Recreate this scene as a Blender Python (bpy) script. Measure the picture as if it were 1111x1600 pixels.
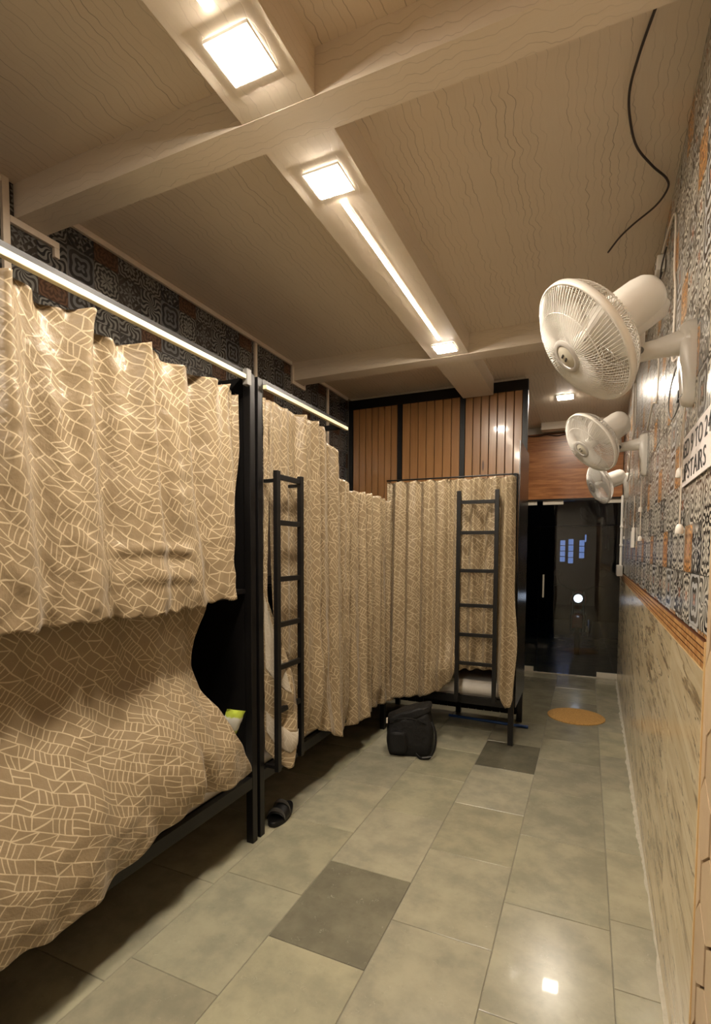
import bpy, bmesh, math, random
from mathutils import Vector, Matrix, noise
R = math.radians
PI = math.pi
rnd = random.Random(7)
for o in list(bpy.data.objects):
    bpy.data.objects.remove(o, do_unlink=True)
S = bpy.context.scene
C = S.collection

# ------------------------------------------------------------------ camera
yaw, pitch, roll = R(24.2845), R(-3.1265), R(0.2176)
F = Vector((-math.sin(yaw)*math.cos(pitch), math.cos(yaw)*math.cos(pitch), math.sin(pitch)))
r0 = Vector((math.cos(yaw), math.sin(yaw), 0)); u0 = r0.cross(F)
rt = r0*math.cos(roll) + u0*math.sin(roll); up = -r0*math.sin(roll) + u0*math.cos(roll)
cd = bpy.data.cameras.new('camera'); cam = bpy.data.objects.new('camera', cd); C.objects.link(cam)
mw = Matrix((rt, up, -F)).transposed().to_4x4(); mw.translation = (0, 0, 1.55)
cam.matrix_world = mw
cd.sensor_fit = 'VERTICAL'; cd.sensor_height = 24.0
cd.lens = 805.22/1600*24.0
cd.shift_y = (905.43-800)/1600; cd.shift_x = (555.5-553.92)/1600
cd.clip_start = 0.05; cd.clip_end = 60
S.camera = cam

# ------------------------------------------------------------------ world, exposure, lamp strengths
W = bpy.data.worlds.new('night'); S.world = W; W.use_nodes = True
W.node_tree.nodes['Background'].inputs[0].default_value = (0.10, 0.14, 0.25, 1)
W.node_tree.nodes['Background'].inputs[1].default_value = 0.006
S.view_settings.view_transform = 'Standard'; S.view_settings.look = 'None'
S.view_settings.gamma = 1.0; S.view_settings.exposure = 1.35
S.view_settings.use_curve_mapping = False
PANEL = 170.0          # radiance of the ceiling panels
STRIP = 42.0           # radiance of the LED strips
FARP = 130.0           # the panel in the entrance bay
WARM = (1.0, 0.885, 0.735)
WARM2 = (1.0, 0.85, 0.66)

# ------------------------------------------------------------------ main dimensions (metres)
H = 3.12; D = 2.972          # ceiling and underside of the beams
XB = -1.573; XW = -2.285     # bunk fronts, left wall
WX0, WSL = 0.258, 0.016      # right wall: x = WX0 + WSL*y
YD = 6.98                    # glass front
YE, YP = 4.20, 4.90          # end bunk front, slatted partition
YBK = -2.4                   # wall behind the camera

# ------------------------------------------------------------------ node helpers
class NT:
    def __init__(s, name):
        s.m = bpy.data.materials.new(name); s.m.use_nodes = True
        s.t = s.m.node_tree; s.t.nodes.clear()
        s.out = s.t.nodes.new('ShaderNodeOutputMaterial')
    def set(s, sock, v):
        if isinstance(v, bpy.types.NodeSocket): s.t.links.new(v, sock)
        elif v is not None:
            if sock.type == 'RGBA' and len(v) == 3: v = (*v, 1)
            sock.default_value = v
    def n(s, typ, ins=None, **at):
        nd = s.t.nodes.new('ShaderNode'+typ)
        for k, v in at.items(): setattr(nd, k, v)
        for k, v in (ins or {}).items(): s.set(nd.inputs[k], v)
        return nd
    def ma(s, op, a, b=None, c=None, clamp=False):
        nd = s.n('Math', operation=op, use_clamp=clamp); s.set(nd.inputs[0], a)
        if b is not None: s.set(nd.inputs[1], b)
        if c is not None: s.set(nd.inputs[2], c)
        return nd.outputs[0]
    def vm(s, op, a, b=None, sc=None):
        nd = s.n('VectorMath', operation=op); s.set(nd.inputs[0], a)
        if b is not None: s.set(nd.inputs[1], b)
        if sc is not None: s.set(nd.inputs['Scale'], sc)
        return nd.outputs[1] if op in ('LENGTH', 'DOT_PRODUCT', 'DISTANCE') else nd.outputs[0]
    def mix(s, f, a, b, mode='MIX'):
        nd = s.n('Mix', data_type='RGBA', blend_type=mode)
        s.set(nd.inputs[0], f); s.set(nd.inputs[6], a); s.set(nd.inputs[7], b)
        return nd.outputs[2]
    def mixf(s, f, a, b):
        nd = s.n('Mix', data_type='FLOAT')
        s.set(nd.inputs[0], f); s.set(nd.inputs[2], a); s.set(nd.inputs[3], b)
        return nd.outputs[0]
    def step(s, v, lo, hi, a=0.0, b=1.0):
        nd = s.n('MapRange', {0: v, 1: lo, 2: hi, 3: a, 4: b}, interpolation_type='SMOOTHSTEP')
        return nd.outputs[0]
    def xyz(s, v):
        nd = s.n('SeparateXYZ', {0: v}); return nd.outputs[0], nd.outputs[1], nd.outputs[2]
    def comb(s, x=0.0, y=0.0, z=0.0):
        return s.n('CombineXYZ', {0: x, 1: y, 2: z}).outputs[0]
    def pos(s): return s.n('NewGeometry').outputs['Position']
    def obj(s): return s.n('TexCoord').outputs['Object']
    def uv(s): return s.n('TexCoord').outputs['UV']
    def noise(s, v, scale=5.0, detail=3.0, rough=0.5, dist=0.0, col=False):
        nd = s.n('TexNoise', {'Vector': v, 'Scale': scale, 'Detail': detail, 'Roughness': rough, 'Distortion': dist})
        return nd.outputs['Color' if col else 'Fac']
    def bsdf(s, col, rough=0.5, bump=None, bstr=0.3, bdist=0.005, **kw):
        ins = {'Base Color': col, 'Roughness': rough}
        for k, v in kw.items(): ins[k.replace('_', ' ')] = v
        b = s.n('BsdfPrincipled', ins)
        if bump is not None:
            s.t.links.new(s.n('Bump', {'Height': bump, 'Strength': bstr, 'Distance': bdist}).outputs[0], b.inputs['Normal'])
        s.t.links.new(b.outputs[0], s.out.inputs[0])
        return s.m

def plain(name, col, rough=0.5, var=0.0, **kw):
    t = NT(name); c = col
    if var:
        f = t.noise(t.obj(), 30, 4)
        c = t.mix(f, tuple(x*(1-var) for x in col), tuple(min(1, x*(1+var)) for x in col))
    return t.bsdf(c, rough, **kw)

def emit(name, col, strength):
    t = NT(name)
    e = t.n('Emission', {'Color': col, 'Strength': strength})
    t.t.links.new(e.outputs[0], t.out.inputs[0]); return t.m

# ------------------------------------------------------------------ materials
def mat_sheet(name, along, base, dark, spacing, wob, strength):
    """laminated board with wavy hair-line grain running along one axis"""
    t = NT(name); x, y, z = t.xyz(t.pos())
    if along == 'y': a, b = x, y
    else: a, b = y, x
    b = t.ma('ADD', b, t.ma('MULTIPLY', z, 1.0)) if along == 'b' else b
    a = t.ma('ADD', a, z)
    v = t.comb(t.ma('MULTIPLY', a, 2.0), t.ma('MULTIPLY', b, 9.0), 0.0)
    w1 = t.ma('SUBTRACT', t.noise(v, 1.0, 2, 0.5), 0.5)
    v2 = t.comb(t.ma('MULTIPLY', a, 5.0), t.ma('MULTIPLY', b, 13.0), 3.0)
    w2 = t.ma('SUBTRACT', t.noise(v2, 1.0, 2), 0.5)
    d = t.ma('ADD', a, t.ma('ADD', t.ma('MULTIPLY', w1, wob), t.ma('MULTIPLY', w2, wob*0.7)))
    u = t.ma('DIVIDE', d, spacing)
    fr = t.ma('ABSOLUTE', t.ma('SUBTRACT', t.ma('FRACT', u), 0.5))
    cell = t.ma('FLOOR', u)
    rn = t.n('TexWhiteNoise', {'W': cell}, noise_dimensions='1D').outputs[0]
    line = t.step(fr, 0.0, t.ma('MULTIPLY_ADD', rn, 0.045, 0.035), 1.0, 0.0)
    msk = t.step(t.noise(t.comb(t.ma('MULTIPLY', cell, 3.7), t.ma('MULTIPLY', b, 1.6), 0.0), 1.0, 3, 0.6), 0.38, 0.60)
    line = t.ma('MULTIPLY', line, msk)
    fine = t.noise(t.comb(t.ma('MULTIPLY', a, 130.0), t.ma('MULTIPLY', b, 7.0), 0.0), 1.0, 3)
    blot = t.noise(t.pos(), 3.0, 4)
    col = t.mix(t.ma('MULTIPLY', fine, 0.35), base, tuple(c*0.78 for c in base))
    col = t.mix(t.ma('MULTIPLY', blot, 0.3), col, tuple(c*0.82 for c in base))
    col = t.mix(t.ma('MULTIPLY', line, strength), col, dark)
    return t.bsdf(col, 0.5, bump=t.ma('SUBTRACT', 1.0, line), bstr=0.22, bdist=0.002, Specular_IOR_Level=0.25)

M = {}
M['ceil'] = mat_sheet('ceiling_sheet', 'y', (0.80, 0.685, 0.55), (0.26, 0.20, 0.145), 0.030, 0.050, 0.80)
M['beam_y'] = mat_sheet('beam_board_long', 'y', (0.84, 0.74, 0.61), (0.46, 0.38, 0.30), 0.03, 0.05, 0.35)
M['beam_x'] = mat_sheet('beam_board_cross', 'x', (0.84, 0.74, 0.61), (0.44, 0.36, 0.28), 0.03, 0.07, 0.5)
M['trim'] = plain('moulding', (0.70, 0.60, 0.48), 0.45, 0.08)
M['black'] = plain('black_metal', (0.0045, 0.004, 0.004), 0.40, 0.2, Specular_IOR_Level=0.35)
M['blackpanel'] = plain('black_board', (0.0035, 0.003, 0.003), 0.6, 0.2, Specular_IOR_Level=0.2)
M['shadewall'] = plain('bunk_shade_brown', (0.045, 0.03, 0.02), 0.6, 0.2)  # wall colour with the bunks' inner shade painted in
M['gloss'] = plain('black_gloss_laminate', (0.005, 0.004, 0.004), 0.20)
M['cream'] = plain('cream_rail', (0.80, 0.72, 0.48), 0.4, 0.04)
M['white'] = plain('white_plastic', (0.80, 0.76, 0.70), 0.28, 0.02)
M['wire'] = plain('white_wire', (0.80, 0.77, 0.72), 0.3)
M['greyp'] = plain('grey_plastic', (0.16, 0.155, 0.145), 0.4)
M['ringgrey'] = plain('ring_grey', (0.52, 0.49, 0.46), 0.35)
M['badge'] = plain('badge_silver', (0.62, 0.58, 0.48), 0.3)
M['darkp'] = plain('dark_plastic', (0.03, 0.03, 0.032), 0.4, 0.1)
M['sheet'] = plain('bed_sheet', (0.62, 0.58, 0.52), 0.85, 0.06)
M['wallback'] = plain('plaster', (0.72, 0.66, 0.57), 0.8, 0.08)
M['grout'] = plain('grout', (0.22, 0.205, 0.16), 0.9, 0.15)
M['wgrout'] = plain('wall_grout', (0.20, 0.17, 0.13), 0.85, 0.1)
M['hexgrout'] = plain('hex_recess', (0.10, 0.045, 0.015), 0.7, 0.15)
M['gold'] = plain('brass_edge', (0.75, 0.52, 0.25), 0.3)
M['fitting'] = plain('brushed_steel', (0.72, 0.66, 0.55), 0.35, 0.05)
M['rubber'] = plain('black_rubber', (0.006, 0.0055, 0.0055), 0.5, 0.2, Specular_IOR_Level=0.3)
M['stitch'] = plain('grey_stitch', (0.07, 0.065, 0.06), 0.6)
M['blue'] = plain('blue_plastic', (0.015, 0.06, 0.22), 0.4, 0.1)
M['sign'] = plain('sign_paper', (0.78, 0.72, 0.70), 0.55)
M['ink'] = plain('sign_ink', (0.02, 0.018, 0.018), 0.6)
M['cable'] = plain('dark_cable', (0.035, 0.022, 0.018), 0.45)
M['wcable'] = plain('white_cable', (0.72, 0.62, 0.52), 0.45)
M['street'] = plain('asphalt', (0.055, 0.055, 0.06), 0.8, 0.3)
M['facade'] = plain('night_facade', (0.05, 0.05, 0.06), 0.8, 0.3)
M['red'] = plain('red_paint', (0.25, 0.012, 0.012), 0.25)
M['chrome'] = plain('chrome', (0.6, 0.6, 0.6), 0.2, Metallic=1.0)
M['panel'] = emit('panel_light', WARM, PANEL)
M['strip'] = emit('strip_light', WARM2, STRIP)
M['farpanel'] = emit('far_panel_light', WARM, FARP)
M['lampblue'] = emit('headlight_glow', (0.75, 0.82, 1.0), 2.2)
M['winblue'] = emit('shop_window_glow', (0.30, 0.46, 1.0), 0.28)

def mat_mosaic(name, z0, y0, pitch, wash, la, lb, ra_, rb_, st_):
    """printed patchwork of square ornaments, four patches by two to a tile"""
    t = NT(name); x, y, z = t.xyz(t.pos())
    u = t.ma('DIVIDE', t.ma('SUBTRACT', y, y0), pitch); v = t.ma('DIVIDE', t.ma('SUBTRACT', z, z0), 0.149)
    cu, cv = t.ma('FLOOR', u), t.ma('FLOOR', v)
    fx = t.ma('MULTIPLY_ADD', t.ma('FRACT', u), 2.0, -1.0); fy = t.ma('MULTIPLY_ADD', t.ma('FRACT', v), 2.0, -1.0)
    w = t.n('TexWhiteNoise', {'Vector': t.comb(t.ma('FLOORED_MODULO', t.ma('ADD', cu, t.ma('MULTIPLY', cv, 2.0)), 4.0), t.ma('FLOORED_MODULO', cv, 4.0), 2.0)})
    rn = w.outputs[0]; r2, r3, r4 = t.xyz(w.outputs[1])
    q = t.comb(fx, fy, 0.0)
    r = t.vm('LENGTH', q); th = t.ma('ARCTAN2', fy, fx)
    mx = t.ma('MAXIMUM', t.ma('ABSOLUTE', fx), t.ma('ABSOLUTE', fy))
    c4 = t.ma('COSINE', t.ma('MULTIPLY', th, 4.0)); c8 = t.ma('COSINE', t.ma('MULTIPLY', th, 8.0))
    dia = t.ma('ADD', t.ma('ABSOLUTE', fx), t.ma('ABSOLUTE', fy))
    A = t.ma('SINE', t.ma('ADD', t.ma('MULTIPLY', r, 13.0), t.ma('MULTIPLY', c4, 1.5)))
    B = t.ma('MULTIPLY', t.ma('SINE', t.ma('ADD', t.ma('MULTIPLY', mx, 10.0), t.ma('MULTIPLY', c8, 1.8))), t.ma('COSINE', t.ma('MULTIPLY', dia, 7.0)))
    Cc = t.ma('SINE', t.ma('ADD', t.ma('MULTIPLY', th, 12.0), t.ma('MULTIPLY', t.ma('SINE', t.ma('MULTIPLY', r, 6.0)), 3.0)))
    Dd = t.ma('SINE', t.ma('ADD', t.ma('MULTIPLY', t.ma('MULTIPLY', r, r), 12.0), t.ma('MULTIPLY', t.ma('MULTIPLY', c4, c8), 2.5)))
    s1 = t.step(rn, 0.24, 0.25); s2 = t.step(rn, 0.49, 0.50); s3 = t.step(rn, 0.74, 0.75)
    p = t.mixf(s1, A, B); p = t.mixf(s2, p, Cc); p = t.mixf(s3, p, Dd)
    p = t.step(p, -0.12, 0.18)
    dark = t.mix(r3, (0.012, 0.013, 0.016), (0.035, 0.029, 0.025))
    light = t.mix(r2, la, lb)
    col = t.mix(p, dark, light)
    # rust patch once per tile, staggered by half a tile on alternate courses
    even = t.ma('LESS_THAN', t.ma('FLOORED_MODULO', cv, 2.0), 0.5)
    sel = t.ma('LESS_THAN', t.ma('FLOORED_MODULO', t.ma('ADD', cu, cv), 4.0), 0.5)
    rust = t.ma('MULTIPLY', even, sel)
    rc = t.mix(p, ra_, rb_)
    col = t.mix(rust, col, rc)
    star = t.ma('MULTIPLY', t.ma('LESS_THAN', t.ma('ADD', r, t.ma('MULTIPLY', c4, 0.09)), 0.22), t.ma('GREATER_THAN', r4, 0.55))
    col = t.mix(t.ma('MULTIPLY', star, st_), col, (0.35, 0.10, 0.03))
    edge = t.step(mx, 0.965, 0.995)
    col = t.mix(t.ma('MULTIPLY', edge, 0.5), col, (0.12, 0.11, 0.10))
    wear = t.noise(t.pos(), 9.0, 5)
    col = t.mix(t.step(wear, 0.45, 0.75, 0.0, wash), col, lb)
    return t.bsdf(col, 0.24, bump=p, bstr=0.08, bdist=0.001)
M['mosaicR'] = mat_mosaic('printed_tile_right', 1.488, 1.845, 0.15, 0.35, (0.46, 0.46, 0.46), (0.62, 0.57, 0.48), (0.26, 0.12, 0.04), (0.52, 0.27, 0.10), 0.7)
M['mosaicL_shaded'] = mat_mosaic('printed_tile_left_shaded', 3.0, 1.885, 0.1475, 0.15, (0.10, 0.10, 0.103), (0.17, 0.16, 0.14), (0.05, 0.024, 0.014), (0.10, 0.05, 0.027), 0.0)  # same print as the right wall, colours darkened for the shadow here

def mat_marble():
    t = NT('veined_marble'); x, y, z = t.xyz(t.pos())
    # streaks fall from the far top towards the near bottom
    rn = t.n('ObjectInfo').outputs['Random']
    a = t.ma('ADD', z, t.ma('MULTIPLY', y, t.ma('MULTIPLY_ADD', rn, -0.30, 0.08))); b = y
    v = t.comb(t.ma('MULTIPLY', a, 8.0), t.ma('MULTIPLY', b, 1.1), t.ma('MULTIPLY', rn, 20.0))
    n1 = t.noise(v, 1.0, 6, 0.62, 0.6)
    v2 = t.comb(t.ma('MULTIPLY', a, 24.0), t.ma('MULTIPLY', b, 2.6), t.ma('MULTIPLY', rn, 9.0))
    n2 = t.noise(v2, 1.0, 5, 0.6, 0.4)
    col = t.mix(t.step(n1, 0.35, 0.65), (0.54, 0.435, 0.265), (0.67, 0.555, 0.365))
    col = t.mix(t.step(n2, 0.42, 0.62, 0.0, 0.35), col, (0.72, 0.62, 0.44))
    vein = t.step(t.ma('ABSOLUTE', t.ma('SUBTRACT', n1, 0.5)), 0.0, 0.022, 1.0, 0.0)
    msk = t.step(n2, 0.45, 0.60)
    col = t.mix(t.ma('MULTIPLY', t.ma('MULTIPLY', vein, msk), 0.9), col, (0.16, 0.10, 0.05))
    vein2 = t.step(n2, 0.30, 0.42, 0.65, 0.0)
    col = t.mix(vein2, col, (0.28, 0.20, 0.11))
    v3 = t.comb(t.ma('MULTIPLY', a, 5.5), t.ma('MULTIPLY', b, 0.75), t.ma('MULTIPLY_ADD', rn, 13.0, 4.0))
    n3 = t.noise(v3, 1.0, 5, 0.6, 0.35)
    st = t.step(t.ma('ABSOLUTE', t.ma('SUBTRACT', n3, 0.47)), 0.004, 0.040, 1.0, 0.0)
    col = t.mix(t.ma('MULTIPLY', st, t.step(n2, 0.40, 0.58, 0.85, 0.15)), col, (0.24, 0.165, 0.085))
    crk = t.step(t.ma('ABSOLUTE', t.ma('SUBTRACT', n3, 0.485)), 0.0, 0.006, 1.0, 0.0)
    col = t.mix(t.ma('MULTIPLY', crk, t.step(n1, 0.46, 0.56)), col, (0.09, 0.055, 0.028))
    return t.bsdf(col, 0.2, Specular_IOR_Level=0.5)
M['marble'] = mat_marble()

def mat_border():
    t = NT('woven_border_tile'); x, y, z = t.xyz(t.pos())
    v = t.ma('MULTIPLY', t.ma('SUBTRACT', z, 1.25), 1/0.072)
    row = t.ma('FLOOR', t.ma('MULTIPLY', v, 4.0))
    tick = t.n('TexWhiteNoise', {'Vector': t.comb(t.ma('FLOOR', t.ma('MULTIPLY', y, 70.0)), row, 0.0)}).outputs[0]
    col = t.mix(tick, (0.30, 0.12, 0.03), (0.62, 0.36, 0.15))
    fr = t.ma('ABSOLUTE', t.ma('SUBTRACT', t.ma('FRACT', t.ma('MULTIPLY', v, 4.0)), 0.5))
    gr = t.step(fr, 0.36, 0.47)
    col = t.mix(gr, col, (0.09, 0.028, 0.008))
    return t.bsdf(col, 0.3, bump=t.ma('SUBTRACT', 1.0, gr), bstr=0.5, bdist=0.003)
M['border'] = mat_border()

def mat_hex():
    t = NT('hex_stone_tile'); rn = t.n('ObjectInfo').outputs['Random']
    f = t.noise(t.pos(), 16.0, 5, 0.6)
    col = t.mix(f, (0.48, 0.34, 0.20), (0.66, 0.50, 0.33))
    col = t.mix(t.ma('MULTIPLY', rn, 0.4), col, (0.40, 0.30, 0.20))
    return t.bsdf(col, 0.4)
M['hex'] = mat_hex()

def mat_stone():
    t = NT('kota_stone'); oc = t.n('ObjectInfo').outputs['Color']; rn = t.n('ObjectInfo').outputs['Random']
    p = t.vm('ADD', t.pos(), t.comb(t.ma('MULTIPLY', rn, 11.0), 0.0, 0.0))
    f = t.noise(p, 5.0, 6, 0.62); g = t.noise(p, 22.0, 5, 0.65)
    col = t.mix(t.step(f, 0.3, 0.7), t.mix(1.0, oc, (0.80, 0.80, 0.78), 'MULTIPLY'), t.mix(1.0, oc, (1.14, 1.12, 1.06), 'MULTIPLY'))
    col = t.mix(t.step(g, 0.56, 0.75, 0.0, 0.30), col, t.mix(1.0, oc, (0.62, 0.62, 0.58), 'MULTIPLY'))
    speck = t.step(t.noise(t.pos(), 46.0, 2, 0.5), 0.755, 0.775)
    speck = t.ma('MULTIPLY', speck, t.step(t.noise(t.pos(), 2.4, 2), 0.56, 0.62))
    col = t.mix(t.ma('MULTIPLY', speck, 0.7), col, (0.62, 0.58, 0.48))
    scr = t.step(t.ma('ABSOLUTE', t.ma('SUBTRACT', t.noise(t.pos(), 3.0, 5, 0.7), 0.5)), 0.0, 0.004, 1.0, 0.0)
    scr = t.ma('MULTIPLY', scr, t.step(g, 0.52, 0.62, 0.0, 0.35))
    col = t.mix(scr, col, (0.50, 0.47, 0.38))
    rough = t.mixf(f, 0.20, 0.25)
    return t.bsdf(col, rough, bump=f, bstr=0.06, bdist=0.004, Specular_IOR_Level=0.5, Coat_Weight=0.10, Coat_Roughness=0.03)
M['stone'] = mat_stone()

def mat_mortar():
    t = NT('mortar_smear'); f = t.noise(t.pos(), 18.0, 6, 0.7)
    return t.bsdf(t.mix(f, (0.26, 0.24, 0.18), (0.60, 0.55, 0.44)), 0.85, bump=f, bstr=0.5)
M['mortar'] = mat_mortar()

def mat_cloth(name, base, line, cell):
    """satin curtain woven with a broken parquet of pale lines (pattern lies in the cloth's own UV)"""
    t = NT(name); uv = t.uv()
    x, y, z = t.xyz(uv)
    n1 = t.noise(uv, 9.0, 1, col=True)
    ca, sa = math.cos(R(38)), math.sin(R(38))
    px = t.ma('ADD', t.ma('MULTIPLY', x, ca), t.ma('MULTIPLY', y, sa)); py = t.ma('SUBTRACT', t.ma('MULTIPLY', y, ca), t.ma('MULTIPLY', x, sa))
    nx, ny, nz = t.xyz(n1)
    px = t.ma('ADD', t.ma('DIVIDE', px, cell), t.ma('MULTIPLY', nx, 0.55)); py = t.ma('ADD', t.ma('DIVIDE', py, cell), t.ma('MULTIPLY', ny, 0.75))
    row = t.ma('FLOOR', py); fy = t.ma('FRACT', py)
    ro = t.n('TexWhiteNoise', {'W': row}, noise_dimensions='1D').outputs[0]
    px = t.ma('ADD', t.ma('DIVIDE', px, 1.4), t.ma('ADD', t.ma('MULTIPLY', ro, 5.0), t.ma('MULTIPLY', t.ma('SUBTRACT', fy, 0.5), t.ma('MULTIPLY_ADD', ro, 0.7, -0.35))))
    col_, fx = t.ma('FLOOR', px), t.ma('FRACT', px)
    rc = t.n('TexWhiteNoise', {'Vector': t.comb(col_, row, 0.0)}, noise_dimensions='2D')
    ra = rc.outputs[0]; rr, rg, rb = t.xyz(rc.outputs[1])
    ab = lambda v, c: t.ma('ABSOLUTE', t.ma('SUBTRACT', v, c))
    ex = t.ma('MULTIPLY', t.ma('SUBTRACT', 0.5, ab(fx, 0.5)), 1.4); ey = t.ma('SUBTRACT', 0.5, ab(fy, 0.5))
    dist = t.ma('MINIMUM', ex, ey)
    lean = t.ma('MULTIPLY', t.ma('SUBTRACT', rg, 0.5), 0.5)
    sx = t.ma('ADD', fx, t.ma('MULTIPLY', lean, t.ma('SUBTRACT', fy, 0.5))); sy = t.ma('ADD', fy, t.ma('MULTIPLY', lean, t.ma('SUBTRACT', fx, 0.5)))
    two = t.ma('MULTIPLY', t.ma('MINIMUM', ab(sx, 0.36), ab(sx, 0.66)), 1.4)
    one = ab(sy, 0.5); dg = t.ma('MULTIPLY', ab(t.ma('ADD', sx, sy), 1.0), 0.75)
    sub = t.mixf(t.ma('GREATER_THAN', ra, 0.30), two, one)
    sub = t.mixf(t.ma('GREATER_THAN', ra, 0.50), sub, dg)
    sub = t.mixf(t.ma('GREATER_THAN', ra, 0.68), sub, 1.0)
    dist = t.ma('MULTIPLY', t.ma('MINIMUM', dist, sub), cell)
    ln = t.step(dist, 0.0012, 0.0026, 1.0, 0.0)
    weave = t.noise(t.comb(t.ma('MULTIPLY', x, 60.0), t.ma('MULTIPLY', y, 900.0), 0.0), 1.0, 2)
    cb = t.mix(t.ma('MULTIPLY', weave, 0.35), base, tuple(k*0.72 for k in base))
    col = t.mix(t.ma('MULTIPLY', ln, 0.9), cb, line)
    cr = t.noise(uv, 14.0, 4, 0.6)
    b = t.n('BsdfPrincipled', {'Base Color': col, 'Roughness': 0.36, 'Specular IOR Level': 0.5, 'Sheen Weight': 0.15, 'Sheen Roughness': 0.4})
    t.t.links.new(t.n('Bump', {'Height': cr, 'Strength': 0.55, 'Distance': 0.014}).outputs[0], b.inputs['Normal'])
    tr = t.n('BsdfTranslucent', {'Color': col})
    mx = t.n('MixShader', {0: 0.10, 1: b.outputs[0], 2: tr.outputs[0]})
    t.t.links.new(mx.outputs[0], t.out.inputs[0]); return t.m
M['cloth'] = mat_cloth('gold_satin_curtain', (0.275, 0.203, 0.118), (0.56, 0.455, 0.30), 0.043)
M['lining'] = mat_cloth('curtain_reverse', (0.46, 0.40, 0.31), (0.54, 0.48, 0.385), 0.040)

def mat_slat():
    t = NT('varnished_pine'); x, y, z = t.xyz(t.obj()); rn = t.n('ObjectInfo').outputs['Random']
    v = t.comb(t.ma('MULTIPLY', x, 40.0), t.ma('MULTIPLY', rn, 30.0), t.ma('MULTIPLY', z, 2.2))
    f = t.noise(v, 1.0, 5, 0.6, 0.8)
    col = t.mix(f, (0.24, 0.105, 0.035), (0.46, 0.235, 0.085))
    col = t.mix(t.ma('MULTIPLY', rn, 0.35), col, (0.25, 0.12, 0.045))
    kv = t.n('TexVoronoi', {'Vector': t.comb(t.ma('MULTIPLY', x, 9.0), t.ma('MULTIPLY', rn, 50.0), t.ma('MULTIPLY', z, 1.8)), 'Scale': 1.0}).outputs['Distance']
    col = t.mix(t.step(kv, 0.06, 0.12, 0.8, 0.0), col, (0.06, 0.02, 0.008))
    return t.bsdf(col, 0.3, Coat_Weight=0.35, Coat_Roughness=0.08)
M['slat'] = mat_slat()

def mat_fascia():
    t = NT('wood_laminate'); x, y, z = t.xyz(t.pos())
    v = t.comb(t.ma('MULTIPLY', x, 2.2), 0.0, t.ma('MULTIPLY', z, 26.0))
    f = t.noise(v, 1.0, 6, 0.62, 0.9)
    col = t.mix(t.step(f, 0.3, 0.7), (0.22, 0.075, 0.022), (0.47, 0.20, 0.07))
    return t.bsdf(col, 0.3)
M['fascia'] = mat_fascia()

def mat_cork():
    t = NT('coir_mat'); f = t.n('TexVoronoi', {'Vector': t.pos(), 'Scale': 110.0}).outputs['Distance']
    col = t.mix(f, (0.62, 0.36, 0.11), (0.36, 0.19, 0.05))
    return t.bsdf(col, 0.85, bump=f, bstr=0.6)
M['cork'] = mat_cork()

def mat_bag():
    t = NT('black_nylon'); f = t.noise(t.obj(), 14.0, 5, 0.6); g = t.noise(t.obj(), 300.0, 2)
    return t.bsdf(t.mix(f, (0.004, 0.004, 0.004), (0.010, 0.0095, 0.0095)), 0.6, Specular_IOR_Level=0.3, bump=t.ma('ADD', f, t.ma('MULTIPLY', g, 0.1)), bstr=0.5, bdist=0.02)
M['nylon'] = mat_bag()

def mat_glass():
    t = NT('clear_glass_pane')
    fr = t.n('Fresnel', {'IOR': 1.5}).outputs[0]
    tr = t.n('BsdfTransparent', {'Color': (0.72, 0.75, 0.76, 1)})
    gl = t.n('BsdfGlossy', {'Color': (1, 1, 1, 1), 'Roughness': 0.01})
    mx = t.n('MixShader', {0: fr, 1: tr.outputs[0], 2: gl.outputs[0]})
    t.t.links.new(mx.outputs[0], t.out.inputs[0]); return t.m
M['glass'] = mat_glass()

def mat_packet():
    t = NT('snack_packet_print'); x, y, z = t.xyz(t.obj())
    f = t.noise(t.obj(), 30.0, 2)
    d = t.ma('ADD', z, t.ma('MULTIPLY', t.ma('SUBTRACT', f, 0.5), 0.03))
    w = t.ma('MULTIPLY', t.step(d, 0.045, 0.055), t.step(d, 0.115, 0.125, 1.0, 0.0))
    return t.bsdf(t.mix(w, (0.42, 0.52, 0.06), (0.72, 0.74, 0.70)), 0.3)
M['packet'] = mat_packet()

# ------------------------------------------------------------------ object helpers
def setp(o, label=None, cat=None, group=None, kind=None):
    if label: o['label'] = label
    if cat: o['category'] = cat
    if group: o['group'] = group
    if kind: o['kind'] = kind
    return o

def obj(name, bm, mat, parent=None, smooth=None, loc=None, bevel=0.0):
    if bevel:
        es = [e for e in bm.edges if len(e.link_faces) == 2 and e.calc_face_angle(0) > 0.6]
        bmesh.ops.bevel(bm, geom=es, offset=bevel, segments=2, affect='EDGES', profile=0.6)
    me = bpy.data.meshes.new(name); bm.normal_update(); bm.to_mesh(me); bm.free()
    me.materials.append(M[mat] if isinstance(mat, str) else mat)
    if smooth is not None:
        me.polygons.foreach_set('use_smooth', [True]*len(me.polygons))
        if smooth < 3.1:
            try: me.set_sharp_from_angle(angle=smooth)
            except Exception: pass
    o = bpy.data.objects.new(name, me); C.objects.link(o)
    if loc: o.location = loc
    if parent: o.parent = parent
    return o

def thing(name, label, cat, loc=(0, 0, 0), rz=0.0, group=None):
    o = bpy.data.objects.new(name, None); C.objects.link(o)
    o.empty_display_size = 0.1; o.location = loc; o.rotation_euler = (0, 0, rz)
    return setp(o, label, cat, group)

def struct(name, bm, mat, parent=None, **kw):
    return setp(obj(name, bm, mat, parent, **kw), kind='structure')

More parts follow.
